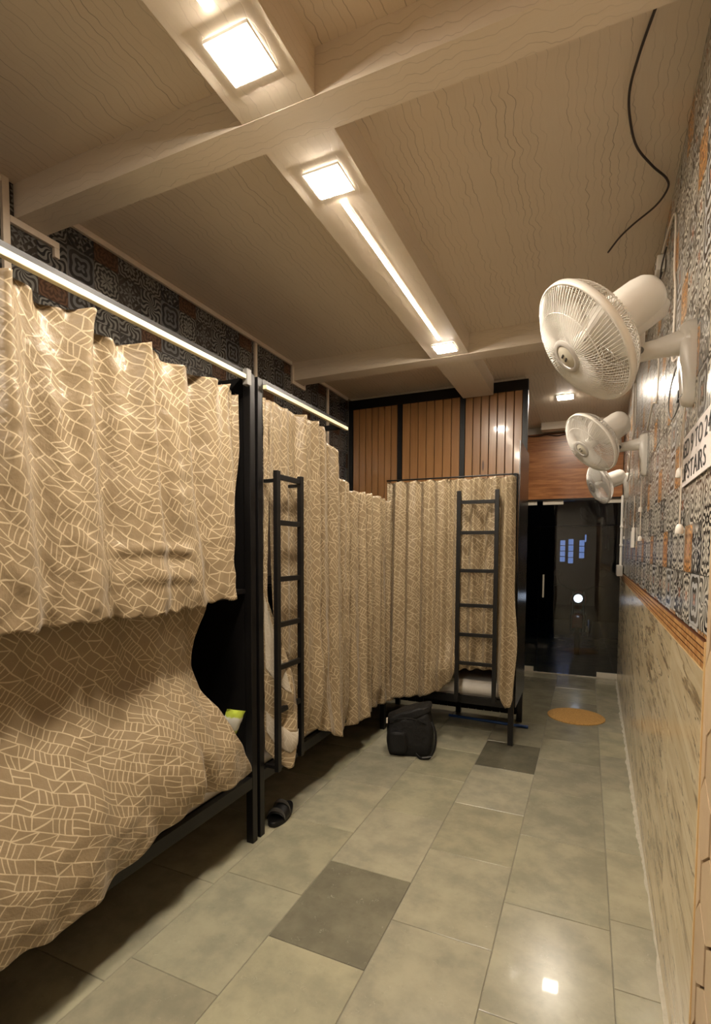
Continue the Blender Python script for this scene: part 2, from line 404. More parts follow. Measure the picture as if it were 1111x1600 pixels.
def box(bm, x0, x1, y0, y1, z0, z1, mtx=None):
    vs = [bm.verts.new((x, y, z)) for x in (x0, x1) for y in (y0, y1) for z in (z0, z1)]
    if mtx:
        for v in vs: v.co = mtx @ v.co
    for f in ((0, 1, 3, 2), (4, 6, 7, 5), (0, 4, 5, 1), (2, 3, 7, 6), (0, 2, 6, 4), (1, 5, 7, 3)):
        bm.faces.new([vs[i] for i in f])
    bmesh.ops.recalc_face_normals(bm, faces=bm.faces)
    return bm
def B(*a): return box(bmesh.new(), *a)

def tube(bm, pts, r, n=8, cap=True, flat=None):
    """sweep a circle (radius may vary) along a polyline"""
    pts = [Vector(p) for p in pts]; k = len(pts)
    rs = r if isinstance(r, (list, tuple)) else [r]*k
    ref = None; rings = []
    for i, p in enumerate(pts):
        t = (pts[min(i+1, k-1)] - pts[max(i-1, 0)]).normalized()
        if ref is None:
            ref = t.orthogonal().normalized() if abs(t.z) > 0.95 else t.cross(Vector((0, 0, 1))).normalized()
        a = (ref - t*ref.dot(t)).normalized(); ref = a; b = t.cross(a)
        rings.append([bm.verts.new(p + a*math.cos(2*PI*j/n)*rs[i] + b*math.sin(2*PI*j/n)*rs[i]*(flat or 1)) for j in range(n)])
    for i in range(k-1):
        for j in range(n):
            bm.faces.new((rings[i][j], rings[i][(j+1) % n], rings[i+1][(j+1) % n], rings[i+1][j]))
    if cap:
        bm.faces.new(list(reversed(rings[0]))); bm.faces.new(rings[-1])
    return bm

def lathe(bm, prof, mtx, n=32):
    """profile of (radius, height) turned about local z, then placed by mtx"""
    rings = []
    for r, h in prof:
        if r < 1e-6: rings.append([bm.verts.new(mtx @ Vector((0, 0, h)))])
        else: rings.append([bm.verts.new(mtx @ Vector((r*math.cos(2*PI*j/n), r*math.sin(2*PI*j/n), h))) for j in range(n)])
    for a, b in zip(rings, rings[1:]):
        for j in range(n):
            q = [a[j % len(a)], a[(j+1) % len(a)], b[(j+1) % len(b)], b[j % len(b)]]
            q2 = []
            for v in q:
                if v not in q2: q2.append(v)
            if len(q2) > 2:
                try: bm.faces.new(q2)
                except ValueError: pass
    bmesh.ops.recalc_face_normals(bm, faces=bm.faces)
    return bm

def spline(pts, n):
    """Catmull-Rom through points"""
    pts = [Vector(p) for p in pts]; out = []
    P = [pts[0]*2-pts[1]] + pts + [pts[-1]*2-pts[-2]]
    for i in range(1, len(P)-2):
        for k in range(n):
            t = k/n
            a, b, c, d = P[i-1], P[i], P[i+1], P[i+2]
            out.append(0.5*((2*b)+(c-a)*t+(2*a-5*b+4*c-d)*t*t+(3*b-3*c+d-a)*t**3))
    out.append(pts[-1]); return out

def poly(pts):
    """piecewise-linear lookup, parameter = first coordinate list"""
    def f(s):
        if s <= pts[0][0]: return pts[0][1]
        for (a, va), (b, vb) in zip(pts, pts[1:]):
            if s <= b: return va + (vb-va)*(s-a)/max(1e-9, b-a)
        return pts[-1][1]
    return f

def smooth01(x): x = max(0.0, min(1.0, x)); return x*x*(3-2*x)

# ------------------------------------------------------------------ lamps on the beams
def panel_light(x, y, z, s, label, mat='panel', group='square ceiling panel lights'):
    t = thing('ceiling_light', label, 'light', (x, y, z), 0, group)
    h = s/2
    bm = bmesh.new()
    for a in ((-h-.008, -h, -h-.008, h+.008), (h, h+.008, -h-.008, h+.008), (-h, h, -h-.008, -h), (-h, h, h, h+.008)):
        box(bm, a[0], a[1], a[2], a[3], -.010, 0)
    obj('frame', bm, 'white', t)
    obj('diffuser', B(-h, h, -h, h, -.0135, -.001), mat, t, bevel=.003)
    return t
for y, lb in ((1.282, 'square panel light near the top edge of the frame, before the first cross beam'),
              (1.835, 'square panel light just past the first cross beam'),
              (3.605, 'square panel light just before the second cross beam')):
    panel_light(-.942, y, D, .134, lb)
for y, lb in ((-.45, 'square panel light behind the viewer, past the rear cross beam'), (-1.02, 'rearmost square panel light, behind the rear cross beam')):
    panel_light(-.942, y, D, .134, lb)
panel_light(-.245, 5.70, H, .145, 'square panel light on the ceiling near the glass front', 'farpanel')
def strip(y0, y1, lb):
    t = thing('strip_light', lb, 'light', (-.942, (y0+y1)/2, D), 0)
    l = (y1-y0)/2
    bm = B(-.013, -.009, -l, l, -.006, 0); box(bm, .009, .013, -l, l, -.006, 0)
    obj('profile', bm, 'white', t)
    obj('diffuser', B(-.009, .009, -l, l, -.008, -.001), 'strip', t)
strip(1.975, 3.45, 'long thin LED strip along the beam between two panel lights')
strip(-.33, 1.130, 'LED strip whose end shows at the top edge of the frame')

# ------------------------------------------------------------------ room shell
xr = lambda y: WX0 + WSL*y
ceil_bm = bmesh.new()
box(ceil_bm, XW-.2, .75, YBK-.1, YD+.1, H+.004, H+.12)
ceiling = struct('ceiling', ceil_bm, 'ceil')
yseg = [(YBK, -.81), (-.675, 1.49), (1.625, 3.787), (3.931, YP-.03), (YP+.03, 6.72)]
for a, b in yseg[:3]:
    for c, d in ((XW, -1.0905), (-.8145, .30)):
        obj('ceiling_sheet', B(c, d+(.02 if d > 0 else 0), a, b, H-.004, H+.004), 'ceil', ceiling)
for a, b, c, d in ((XW, -1.0905, 3.931, YP-.035), (-.8145, .34, 3.931, YP-.035), (XW, -.55, YP+.03, 6.75), (-.55, .03, YP-.03, 6.75), (.034, .37, YP-.03, 6.75)):
    obj('ceiling_sheet', B(a, b-.003, c, d, H-.004, H+.004), 'ceil', ceiling)
for i, (a, b) in enumerate(((-.81, -.675), (1.49, 1.625), (3.787, 3.931))):
    struct('trim_%d' % (i+1), B(XW, xr(b)+.01, a, b, D, H), 'beam_x')
for i, (a, b) in enumerate(((YBK, -.811), (-.674, 1.489), (1.626, 3.786), (3.932, 4.86))):
    struct('trim_%d' % (i+4), B(-1.0905, -.8145, a, b, D+.0015, H), 'beam_y', bevel=.0015)
struct('trim_8', B(-.55, xr(6.8)+.03, 6.72, 6.86, 3.03, H), 'beam_x')

# floor: kota stone slabs laid in columns
floor = struct('floor', B(XW-.1, .7, YBK, YD+.02, -.08, -.004), 'grout')
cols = [XW, -1.97, -1.548, -1.135, -.713, -.298, .126, .40]
jn = {0: [.3+.62*i for i in range(-4, 12)], 1: [.05+.6*i for i in range(-4, 13)],
      2: [-2.1, -1.5, -.9, -.3, .3, .82, 1.37, 1.95, 2.52, 3.1, 3.62, 4.2, 4.8, 5.4, 6.0, 6.6],
      3: [-2.2, -1.6, -1.0, -.4, .1, .62, 1.15, 1.683, 2.24, 2.84, 3.40, 3.93, 4.47, 5.0, 5.6, 6.2, 6.7],
      4: [-1.9, -1.3, -.7, -.1, .3, .86, 1.42, 1.975, 2.55, 3.1, 3.72, 4.26, 4.85, 5.44, 6.08, 6.69],
      5: [-2.0, -1.4, -.8, -.2, .2, .62, 1.13, 1.694, 2.285, 2.89, 3.485, 4.05, 4.507, 5.1, 5.73, 6.30, 6.9],
      6: [-1.7, -1.1, -.5, .1, .75, 1.4, 1.98, 2.36, 2.93, 3.72, 4.3, 4.9, 5.5, 6.1, 6.7]}
darks = {(3, 1.683): .50, (4, 3.72): .36, (4, 4.26): .78, (2, .82): .82, (2, 3.1): .84, (5, 3.485): .84, (5, 4.05): .82, (4, 6.08): .60, (5, 2.285): .93, (6, 3.72): .9,
         (5, 2.89): .88, (2, 1.37): .93, (2, 1.95): .9, (4, 2.55): .88, (5, 6.30): .72, (5, 4.507): .78, (5, 5.1): .8, (3, 3.40): .88, (4, 4.85): .75, (4, 5.44): .72}
slab_mesh = {}
for c in range(7):
    ys = [YBK]+[y for y in jn[c] if YBK+.1 < y < YD-.05]+[YD]
    for a, b in zip(ys, ys[1:]):
        g = .0016
        bm = B(cols[c]+g, cols[c+1]-g, a+g, b-g, -.03, 0)
        es = [e for e in bm.edges if all(v.co.z > -.01 for v in e.verts)]
        bmesh.ops.bevel(bm, geom=es, offset=.0016, segments=1, affect='EDGES')
        o = obj('stone_slab', bm, 'stone', floor)
        k = darks.get((c, a), rnd.uniform(.93, 1.07))
        o.color = (.315*k*rnd.uniform(.99, 1.01), .297*k, .222*k*rnd.uniform(.95, 1.03), 1)
        o.location.z = -rnd.uniform(0, .0006)

# right wall, turned a degree off the room axis
wallR = struct('wall_right', B(.010, .13, YBK-.1, YD+.4, -.02, H+.05), 'wgrout')
wallR.location = (WX0, 0, 0); wallR.rotation_euler = (0, 0, -math.atan(WSL))
zr = [1.326, 1.488, 1.786, 2.084, 2.382, 2.68, 2.978, H]
for r in range(7):
    off = 1.845 - (.3 if r % 2 else 0.0) - .3*0
    y = off - .6*2
    while y < YD:
        a, b = max(y, 1.535), min(y+.6, YD)
        if b-a > .05:
            g = .0012
            obj('wall_tile', B(rnd.uniform(-.0008, .0008), .02, a+g, b-g, zr[r]+g, zr[r+1]-g), 'mosaicR', wallR)
        y += .6
ye = [1.535, 2.176, 2.76, 3.34, 3.92, 4.5, 5.08, 5.66, 6.24, YD]
for i, (a, b) in enumerate(zip(ye, ye[1:])):
    bm = B(-.004+rnd.uniform(-.0008, .0008), .02, a+.0008, b-.0008, 0.002, 1.246)
    es = [e for e in bm.edges if all(v.co.x < .01 for v in e.verts)]
    bmesh.ops.bevel(bm, geom=es, offset=.002, segments=1, affect='EDGES')
    obj('marble_slab', bm, 'marble', wallR)
y = 1.535
while y < YD-.05:
    b = min(y+.3, YD)
    bm = bmesh.new()
    for k in range(4):
        box(bm, -.006, .02, y+.0008, b-.0008, 1.2515+k*.0182, 1.2515+k*.0182+.0160)
    obj('border_tile', bm, 'border', wallR)
    y += .3
obj('edge_trim', B(-.006, .02, 1.535, YD, 1.2465, 1.2508), 'gold', wallR)
obj('edge_trim', B(-.009, .02, 1.527, 1.5335, 0.002, 1.326), 'gold', wallR)
# hexagonal cladding on the near end of the wall
obj('hex_backing', B(.004, .02, YBK, 1.526, 0, H), 'hexgrout', wallR)
hw, hs = .086, .105
row = 0; z = -.05
while z < H+.1:
    yb = 1.475 + (hw if row % 2 else 0) 
    for k in range(0, 6):
        yc = yb - k*2*hw
        pts = []
        for j in range(6):
            a = PI/2 + j*PI/3
            pts.append((yc + math.cos(a)*hw*1.155*.89, z + math.sin(a)*hs*.985))
        # trim to the wall
        bm = bmesh.new()
        f = bm.faces.new([bm.verts.new((-.006, min(p[0], 1.524), min(max(p[1], .001), H-.001))) for p in pts])
        if f.calc_area() < .0008: bm.free(); continue
        bmesh.ops.dissolve_degenerate(bm, dist=.0005, edges=bm.edges)
        ex = bmesh.ops.extrude_face_region(bm, geom=list(bm.faces))
        for v in [v for v in ex['geom'] if isinstance(v, bmesh.types.BMVert)]: v.co.x = .008
        bmesh.ops.recalc_face_normals(bm, faces=bm.faces)
        obj('hex_tile', bm, 'hex', wallR)
    row += 1; z += hs*1.5
# mortar smear at the foot of the right wall
bm = bmesh.new(); n = 220; prev = None
for i in range(n+1):
    y = .9 + (YD-.95)*i/n
    w = .006 + .014*max(0, noise.noise((y*2.3, 3.1, 0))+.15) + .009*noise.noise((y*11, 0, 7)) + .006*noise.noise((y*37, 2, 7)) + (.008 if y > 3 else 0)
    w = max(.004, w)
    h = .006+.004*noise.noise((y*7, 1, 1))
    q = [bm.verts.new((xr(y)-.006-w, y, .0008)), bm.verts.new((xr(y)-.006-w*.5, y, .0025)), bm.verts.new((xr(y)-.003, y, h+.004)), bm.verts.new((xr(y)+.004, y, h+.004))]
    if prev:
        for j in range(3): bm.faces.new((prev[j], prev[j+1], q[j+1], q[j]))
    prev = q
bmesh.ops.recalc_face_normals(bm, faces=bm.faces)
struct('trim_9', bm, 'mortar', smooth=3.14)

# left wall with printed tiles above the bunks, mouldings round the beam ends
wallL = struct('wall_left', B(XW-.12, XW-.010, YBK-.1, YD+.2, -.02, H+.05), 'wgrout')
for r, (z0, z1) in enumerate(((2.106, 2.404), (2.404, 2.702), (2.702, 3.0), (3.0, H))):
    off = 1.885 - (0 if r % 2 else -.295)*0 - (.295 if r in (0, 2) else 0)
    y = off - .59*4
    while y < YP:
        a, b = y, min(y+.59, YP-.02)
        g = .0012
        if b-a > .03: obj('wall_tile', B(XW-.015, XW+rnd.uniform(-.0006, .0006), a+g, b-g, z0+g, z1-g), 'mosaicL_shaded', wallL)
        y += .59
obj('shaded_wall', B(XW-.012, XW-.001, -.2, YP-.02, 0, 2.104), 'shadewall', wallL)  # flat dark sheet standing for the shaded wall inside the bunks
def mould(bm, y0, y1, z0, z1): box(bm, XW+.001, XW+.020, y0, y1, z0, z1)
bm = bmesh.new()
for a, b in ((YBK, -.84), (-.645, 1.43), (1.655, 3.755), (3.963, YP-.05)): mould(bm, a, b, H-.034, H-.005)
struct('trim_10', bm, 'trim', bevel=.003)
for i, (a, b) in enumerate(((1.49, 1.625), (3.787, 3.931))):
    bm = bmesh.new()
    if i == 0:
        mould(bm, a-.060, a-.030, 2.50, H-.005)
        mould(bm, a-.029, b+.06, D-.032, D-.003)
        mould(bm, b+.035, b+.06, D-.075, D-.033)
    else:
        mould(bm, a-.030, a-.002, D-.032, H-.035)
        mould(bm, a-.001, b+.045, D-.032, D-.003)
        mould(bm, b+.02, b+.045, D-.002, H-.035)
    struct('trim_%d' % (11+i), bm, 'trim', bevel=.002)
for i, (y, z) in enumerate(((3.235, 2.0), (4.40, 1.4))):
    struct('trim_%d' % (13+i), B(XW+.001, XW+.018, y, y+.026, z, H-.036), 'trim', bevel=.002)
struct('wall_back', B(XW-.2, .7, YBK-.12, YBK, -.02, H+.05), 'wallback')

# ------------------------------------------------------------------ glass front, fascia, night outside
struct('wall_front', B(XW-.2, -1.30, YD, YD+.12, -.02, H+.05), 'wallback')
struct('trim_15', B(-1.30, .60, YD+.03, YD+.12, 2.200, H+.05), 'wallback')
fas = thing('door_fascia', 'reddish wood grain board across the wall above the glass door', 'panel', (-.4, YD, 2.2))
obj('board', B(-.90, .762, -.03, .028, .0, .83), 'fascia', fas)
obj('edge_strip', B(-.90, .762, -.034, -.0301, -.004, .014), 'black', fas)
bm = bmesh.new()
tube(bm, spline([(-.35, -.05, .815), (-.2, -.055, .80), (-.1, -.05, .812), (.02, -.055, .79), (.1, -.05, .80), (.22, -.05, .815)], 6), .006, 6)
obj('loose_cable', bm, 'cable', fas)
door = struct('door_1', B(-.555, .372, YD+.0, YD+.012, .012, 2.185), 'glass')
setp(door)
obj('door_handle', tube(tube(tube(bmesh.new(), [(-.50, YD-.045, .975), (-.50, YD-.045, 1.265)], .011, 12), [(-.50, YD-.045, 1.02), (-.50, YD-.0005, 1.02)], .008, 8), [(-.50, YD-.045, 1.22), (-.50, YD-.0005, 1.22)], .008, 8), 'fitting', door, smooth=.6)
for a, b, c, d in ((-.53, -.29, 2.10, 2.20), (.14, .372, 2.12, 2.20), (.14, .372, .008, .10)):
    if c > 2: c = 2.145
    if c < 1: d = .07
    bm = B(a, b, YD-.012, YD-.0003, c, d); box(bm, a, b, YD+.0125, YD+.024, c, d)
    obj('patch_fitting', bm, 'fitting', door, bevel=.002)
win = struct('window_1', B(-1.30, -.565, YD+.0, YD+.012, .012, 2.185), 'glass')
for c, d in ((2.145, 2.20), (.008, .07)):
    bm = B(-.80, -.60, YD-.012, YD-.0003, c, d); box(bm, -.80, -.60, YD+.0125, YD+.024, c, d)
    obj('patch_fitting', bm, 'fitting', win, bevel=.002)
struct('trim_16', B(-1.30, xr(YD)+.03, YD-.01, YD+.03, -.004, .006), 'fitting')
struct('trim_17', B(-1.30, .60, YD+.03, YD+3.4, -.10, -.012), 'stone')
bpy.data.objects['trim_17'].color = (.26, .25, .20, 1)
struct('ground', B(-9, 9, YD+3.4, 26, -.35, -.16), 'street')
shop = thing('shop_front', 'dark building across the street with three lit bluish windows', 'building', (-.3, 14.0, -.16))
obj('wall', B(-6, 6, .0, .3, 0, 5.5), 'facade', shop)
obj('canopy', B(-1.5, 1.2, -.6, -.001, 2.35, 2.45), 'facade', shop)
for x, z0, z1 in ((-.27, 1.46, 2.02), (-.08, 1.42, 2.05), (.17, 1.55, 2.02), (.25, 1.95, 2.15)):
    w = .07 if z1-z0 > .3 else .03
    f = obj('window', B(x-w, x+w, -.03, -.001, z0, z1), 'darkp', shop)
    k = int((z1-z0)/.13)
    for j in range(k):
        a = z0+.012+j*(z1-z0-.012)/k
        obj('pane', B(x-w+.012, x+w-.012, -.036, -.0305, a, a+(z1-z0)/k-.02), 'winblue', f)

def motorcycle(loc):
    t = thing('motorcycle', 'red motorcycle parked outside the glass door with its headlight on', 'motorcycle', loc)
    def wheel(y):
        m = Matrix.Translation((0, y, .30)) @ Matrix.Rotation(PI/2, 4, 'Y')
        w = obj('wheel', lathe(bmesh.new(), [(.24, -.04), (.29, -.035), (.30, 0), (.29, .035), (.24, .04), (.235, 0), (.24, -.04)], m, 32), 'rubber', t, smooth=.8)
        bm = lathe(bmesh.new(), [(.0, -.05), (.04, -.05), (.04, .05), (0, .05)], m, 12)
        for j in range(8):
            a = j*PI/4; tube(bm, [(0, y+math.cos(a)*.03, .3+math.sin(a)*.03), (0, y+math.cos(a)*.24, .3+math.sin(a)*.24)], .006, 5)
        obj('spokes', bm, 'chrome', w)
    wheel(0.0); wheel(1.28)
    bm = bmesh.new()
    for s in (-.08, .08): tube(bm, [(s, 0, .30), (s, .10, .62), (s*.9, .20, .95)], .017, 8)
    obj('fork', bm, 'chrome', t, smooth=.8)
    bm = bmesh.new()
    for i in range(9):
        pass
    pts = [(math.sin(a)*-.33, .30+math.cos(a)*.33) for a in [R(-60+15*i) for i in range(9)]]
    vs = [[bm.verts.new((x, p[0], p[1]-abs(x)*.25)) for x in (-.065, -.03, 0, .03, .065)] for p in pts]
    for a, b in zip(vs, vs[1:]):
        for j in range(4): bm.faces.new((a[j], a[j+1], b[j+1], b[j]))
    o = obj('front_fender', bm, 'red', t, smooth=3.14); md = o.modifiers.new('thick', 'SOLIDIFY'); md.thickness = .008
    m = Matrix.Translation((0, .06, .86)) @ Matrix.Rotation(PI/2, 4, 'X')
    h = obj('headlight', lathe(bmesh.new(), [(0, -.12), (.06, -.10), (.090, -.03), (.092, .004), (.066, .006), (.062, .003), (0, .001)], m, 24), 'darkp', t, smooth=.8)
    obj('lamp_lens', lathe(bmesh.new(), [(0.0, .020), (.036, .016), (.062, .008), (.062, .002), (0, .002)], m, 24), 'lampblue', h, smooth=.8)
    obj('handlebar', tube(bmesh.new(), spline([(-.36, .34, 1.03), (-.24, .26, 1.04), (-.07, .22, .98), (.07, .22, .98), (.24, .26, 1.04), (.36, .34, 1.03)], 5), .013, 8), 'darkp', t, smooth=.8)
    for s in (-1, 1):
        bm = tube(bmesh.new(), [(s*.26, .26, 1.04), (s*.31, .22, 1.20)], .006, 6)
        lathe(bm, [(0, -.012), (.05, -.01), (.055, 0), (.05, .008), (0, .008)], Matrix.Translation((s*.32, .21, 1.24)) @ Matrix.Rotation(PI/2, 4, 'X'), 16)
        obj('mirror', bm, 'darkp', t, smooth=.8)
    bm = bmesh.new(); bmesh.ops.create_uvsphere(bm, u_segments=20, v_segments=12, radius=1)
    for v in bm.verts: v.co = Vector((v.co.x*.13, .48+v.co.y*.26, .80+v.co.z*.13+(.03 if v.co.y < 0 else -.02)))
    obj('fuel_tank', bm, 'red', t, smooth=3.14)
    bm = B(-.11, .11, .68, 1.35, .76, .85); obj('seat', bm, 'rubber', t, bevel=.03, smooth=.9)
    bm = B(-.12, .12, .35, .75, .30, .60); obj('engine', bm, 'darkp', t, bevel=.04)
    bm = bmesh.new()
    for s in (-.07, .07): tube(bm, [(s, .22, .9), (s, .35, .62), (s, .40, .30), (s, .75, .28), (s, 1.28, .30), (s, 1.25, .72), (s, .6, .74)], .014, 8)
    obj('frame', bm, 'darkp', t, smooth=.8)
    obj('exhaust', tube(bmesh.new(), [(.13, .42, .40), (.15, .40, .25), (.16, .8, .25), (.17, 1.5, .33)], [.02, .02, .03, .045], 10), 'chrome', t, smooth=.8)
    return t
mc = motorcycle((-.11, 8.45, -.012)); mc.scale = (1, 1, 1)

# ------------------------------------------------------------------ slatted partition behind the end bunk
part = thing('slatted_partition', 'tall varnished pine slat partition in a black frame behind the end bunk', 'partition', (-1.4, YP, 0))
ox = -1.4
mull = [XW+.012, -1.742, -1.122, -.56]
for i, x in enumerate(mull):
    obj('frame_post', B(x-ox, x+.045-ox, -.022, .022, .002, 3.078), 'black', part)
obj('top_rail', B(mull[0]-ox, -.515-ox, -.026, .026, 2.995, 3.085), 'black', part)
obj('back_board', B(mull[0]+.02-ox, -.52-ox, .010, .020, .05, 2.994), 'blackpanel', part)
slat_me = None
for a, b in zip(mull, mull[1:]):
    x0, x1 = a+.046, b-.001
    n = 7; w = (x1-x0)/n
    for k in range(n):
        bm = B(-(w-.006)/2, (w-.006)/2, -.014, .009, .42, 2.994)
        es = [e for e in bm.edges if abs(e.verts[0].co.z-e.verts[1].co.z) > .5 and e.verts[0].co.y < 0]
        bmesh.ops.bevel(bm, geom=es, offset=.003, segments=1, affect='EDGES')
        obj('shaded_slat_foot', B(-(w-.006)/2, (w-.006)/2, -.012, .009, .05, .418), 'blackpanel', part, loc=(x0+w*(k+.5)-ox, 0, 0))  # slat feet coloured black to stand for shade under the bunk
        obj('slat', bm, 'slat', part, loc=(x0+w*(k+.5)-ox, 0, 0))

# ------------------------------------------------------------------ bunks
def bunk(label, x0, x1, y0, y1, rail_axis, group, ends=True, ztop=2.448, rail_end=9.9, far_top=None):
    cx, cy = (x0+x1)/2, (y0+y1)/2
    t = thing('bunk_bed', label, 'bunk bed', (cx, cy, 0), 0, group)
    X0, X1, Y0, Y1 = x0-cx, x1-cx, y0-cy, y1-cy
    p = .042
    for i, (a, b) in enumerate(((X0, Y0), (X1-p, Y0), (X0, Y1-p), (X1-p, Y1-p))):
        obj('post', B(a, a+p, b, b+p, 0.0005, far_top if far_top and i == 3 else ztop), 'black', t, bevel=.003)
    for z0, z1 in ((.300, .360), (1.30, 1.36)):
        for a in (X0, X1-.035-(.10 if z0 > 1 and rail_axis == 'y' else 0)):
            obj('side_rail', B(a+.002, a+.033, Y0+p+.0005, Y1-p-.0005, z0, z1), 'black', t)
        for b in (Y0, Y1-.035):
            obj('end_rail', B(X0+p+.0005, X1-p-.0005, b+.002, b+.033, z0, z1), 'black', t)
        obj('bed_board', B(X0+.036, X1-.036, Y0+.036, Y1-.036, z1-.03, z1-.008), 'blackpanel', t)
    if rail_axis == 'y':
        obj('top_rail', B(X1-.036, X1, Y0+p+.001, min(Y1-p-.001, rail_end-cy), ztop-.028, ztop), 'black', t)
        if rail_end < 9: obj('rail_bracket', B(X0+.037, X1-.037, rail_end-cy-.03, rail_end-cy, ztop-.036, ztop-.004), 'black', t)
        obj('top_rail', B(X0, X0+.036, Y0+p+.001, Y1-p-.001, ztop-.028, ztop), 'black', t)
    return t, cx, cy

g = 'black steel bunk beds with gold curtains'
b1, c1x, c1y = bunk('black steel bunk bed nearest the viewer, its curtains open at the far end', XW+.03, XB, .30, 2.237, 'y', g)
obj('end_panel', B(XW+.075-c1x, XB-.045-c1x, 2.200-c1y, 2.212-c1y, .37, 2.43), 'blackpanel', b1)
obj('end_panel', B(XW+.075-c1x, XB-.045-c1x, .318-c1y, .330-c1y, .37, 2.43), 'blackpanel', b1)
setp(obj('curtain_track', B(XB-.002-c1x, XB+.022-c1x, .30-c1y, 2.135-c1y, 2.396, 2.418), 'cream', b1, bevel=.003), 'cream white curtain track')
obj('track_bracket', B(XB-.003-c1x, XB+.026-c1x, 2.137-c1y, 2.172-c1y, 2.37, 2.448), 'greyp', b1, bevel=.003)
b2, c2x, c2y = bunk('black steel bunk bed between the near bunk and the one across the end', XW+.03, XB, 2.262, YE-.03, 'y', g, rail_end=3.345, far_top=1.98)
obj('end_panel', B(XW+.075-c2x, XB-.045-c2x, 2.282-c2y, 2.294-c2y, .37, 2.30), 'blackpanel', b2)
setp(obj('curtain_track', B(XB-.002-c2x, XB+.022-c2x, 2.31-c2y, 3.32-c2y, 2.396, 2.418), 'cream', b2, bevel=.003), 'cream white curtain track')
b3, c3x, c3y = bunk('black steel bunk bed across the far end in front of the slatted partition', XW+.04, -.505, YE, YP-.032, 'x', g, ztop=2.16)
# glossy side of the end bunk
obj('side_panel', B(-.5040-c3x, -.4950-c3x, YE+.044-c3y, YP-.034-c3y, .30, 2.42), 'gloss', b3)
for bb in (b3,):
    for ch in bb.children:
        if ch.name.startswith('top_rail'): pass

def mattress(x0, x1, y0, y1, z, label, h=.085):
    bm = bmesh.new(); box(bm, x0, x1, y0, y1, z, z+h)
    es = list(bm.edges); bmesh.ops.bevel(bm, geom=es, offset=.018, segments=3, affect='EDGES')
    bmesh.ops.subdivide_edges(bm, edges=[e for e in bm.edges if e.calc_length() > .4], cuts=14, use_grid_fill=True)
    for v in bm.verts:
        if v.co.z > z+.02: v.co.z += .006*noise.noise(v.co*6)
    o = obj('mattress', bm, 'sheet', smooth=3.14)
    return setp(o, label, 'mattress')
mattress(XW+.072, XB-.036, .35, 2.19, .354, 'grey white mattress showing under the curtain hem of the near bunk')
mattress(XW+.072, XB-.036, 2.31, YE-.08, .354, 'pale mattress corner beside the ladder of the middle bunk')
mattress(XW+.085, -.55, YE+.037, YP-.075, .354, 'white sheeted mattress seen through the ladder of the end bunk', .13)

# ladders
def ladder(name_label, loc, rz, zs, ztop, w=.29):
    t = thing('bunk_ladder', name_label, 'ladder', loc, rz, 'black steel bunk ladders')
    for s in (-1, 1):
        obj('side_rail', B(s*w/2-.016, s*w/2+.016, -.030, -.004, .362, ztop), 'black', t, bevel=.002)
    for z in zs:
        pass
    for s in (-1, 1):
        for z in (.375, ztop-.06): obj('hook', B(s*w/2-.010, s*w/2+.010, -.0035, .060, z, z+.018), 'black', t)
    for z in zs:
        obj('rung', B(-w/2+.0165, w/2-.0165, -.026, -.006, z-.014, z+.014), 'black', t, bevel=.002)
    return t
ladder('black ladder on the end bunk, in front of the white mattress', (-.790, YE-.095, 0), 0, (.66, .89, 1.125, 1.40, 1.70, 1.94), 2.03, .295)
ladder('black ladder on the middle bunk, beside the twisted curtain', (XB+.064, 2.435, 0), PI/2, (.69, .925, 1.155, 1.40, 1.70, 1.94), 1.97, .244)

# ------------------------------------------------------------------ curtains
def drape(name, mat, place, span, z_top, z_bot, off, nu, nv, parent=None, ush=None, scale=1.0, thick=.0025, smo=True):
    """cloth grid: span(s,t)->distance along, off(s,t,a,z)->depth; UVs follow the cloth's own length"""
    P = []
    for i in range(nu+1):
        s = i/nu; col = []
        for j in range(nv+1):
            t = j/nv
            a = span(s, t); zt, zb = z_top(s), z_bot(s)
            z = zt + (zb-zt)*t
            d = off(s, t, a, z)
            col.append(Vector(place(a, d, z)))
        P.append(col)
    bm = bmesh.new(); uvl = bm.loops.layers.uv.new('UVMap')
    V = [[bm.verts.new(p) for p in col] for col in P]
    # arc lengths at mid height give u, along the drop give v
    U = [[0.0]*(nv+1) for _ in range(nu+1)]; Vv = [[0.0]*(nv+1) for _ in range(nu+1)]
    mid = nv//2
    acc = 0.0; um = [0.0]
    for i in range(1, nu+1):
        acc += max((P[i][j]-P[i-1][j]).length for j in (nv//3, mid, nv*2//3)); um.append(acc)
    for i in range(nu+1):
        l = 0.0
        for j in range(nv+1):
            if j: l += (P[i][j]-P[i][j-1]).length
            Vv[i][j] = l
    for i in range(nu):
        for j in range(nv):
            idx = ((i, j), (i+1, j), (i+1, j+1), (i, j+1))
            f = bm.faces.new([V[a][b] for a, b in idx])
            for lp, (a, b) in zip(f.loops, idx): lp[uvl].uv = (um[a]*scale, Vv[a][b]*scale)
    o = obj(name, bm, mat, parent, smooth=3.14)
    md = o.modifiers.new('cloth_thickness', 'SOLIDIFY'); md.thickness = thick; md.offset = 0
    return o

def folds(seed, comps):
    r = random.Random(seed)
    ph = [r.uniform(0, 6.28) for _ in comps]
    def f(a, t):
        v = 0
        for (wl, a0, a1, dr), p in zip(comps, ph):
            amp = a0 + (a1-a0)*t
            w = noise.noise((a*1.3/wl*.25+seed, t*.7, seed*.37))*2.0
            v += amp*math.sin(2*PI*a/wl + p + dr*t + w)
        return v
    return f
inY = lambda base: (lambda a, d, z: (base+d, a, z))     # cloth facing the room (+x)
inX = lambda base: (lambda a, d, z: (a, base-d, z))     # cloth facing the viewer (-y)
gc = 'gold satin bunk curtains'

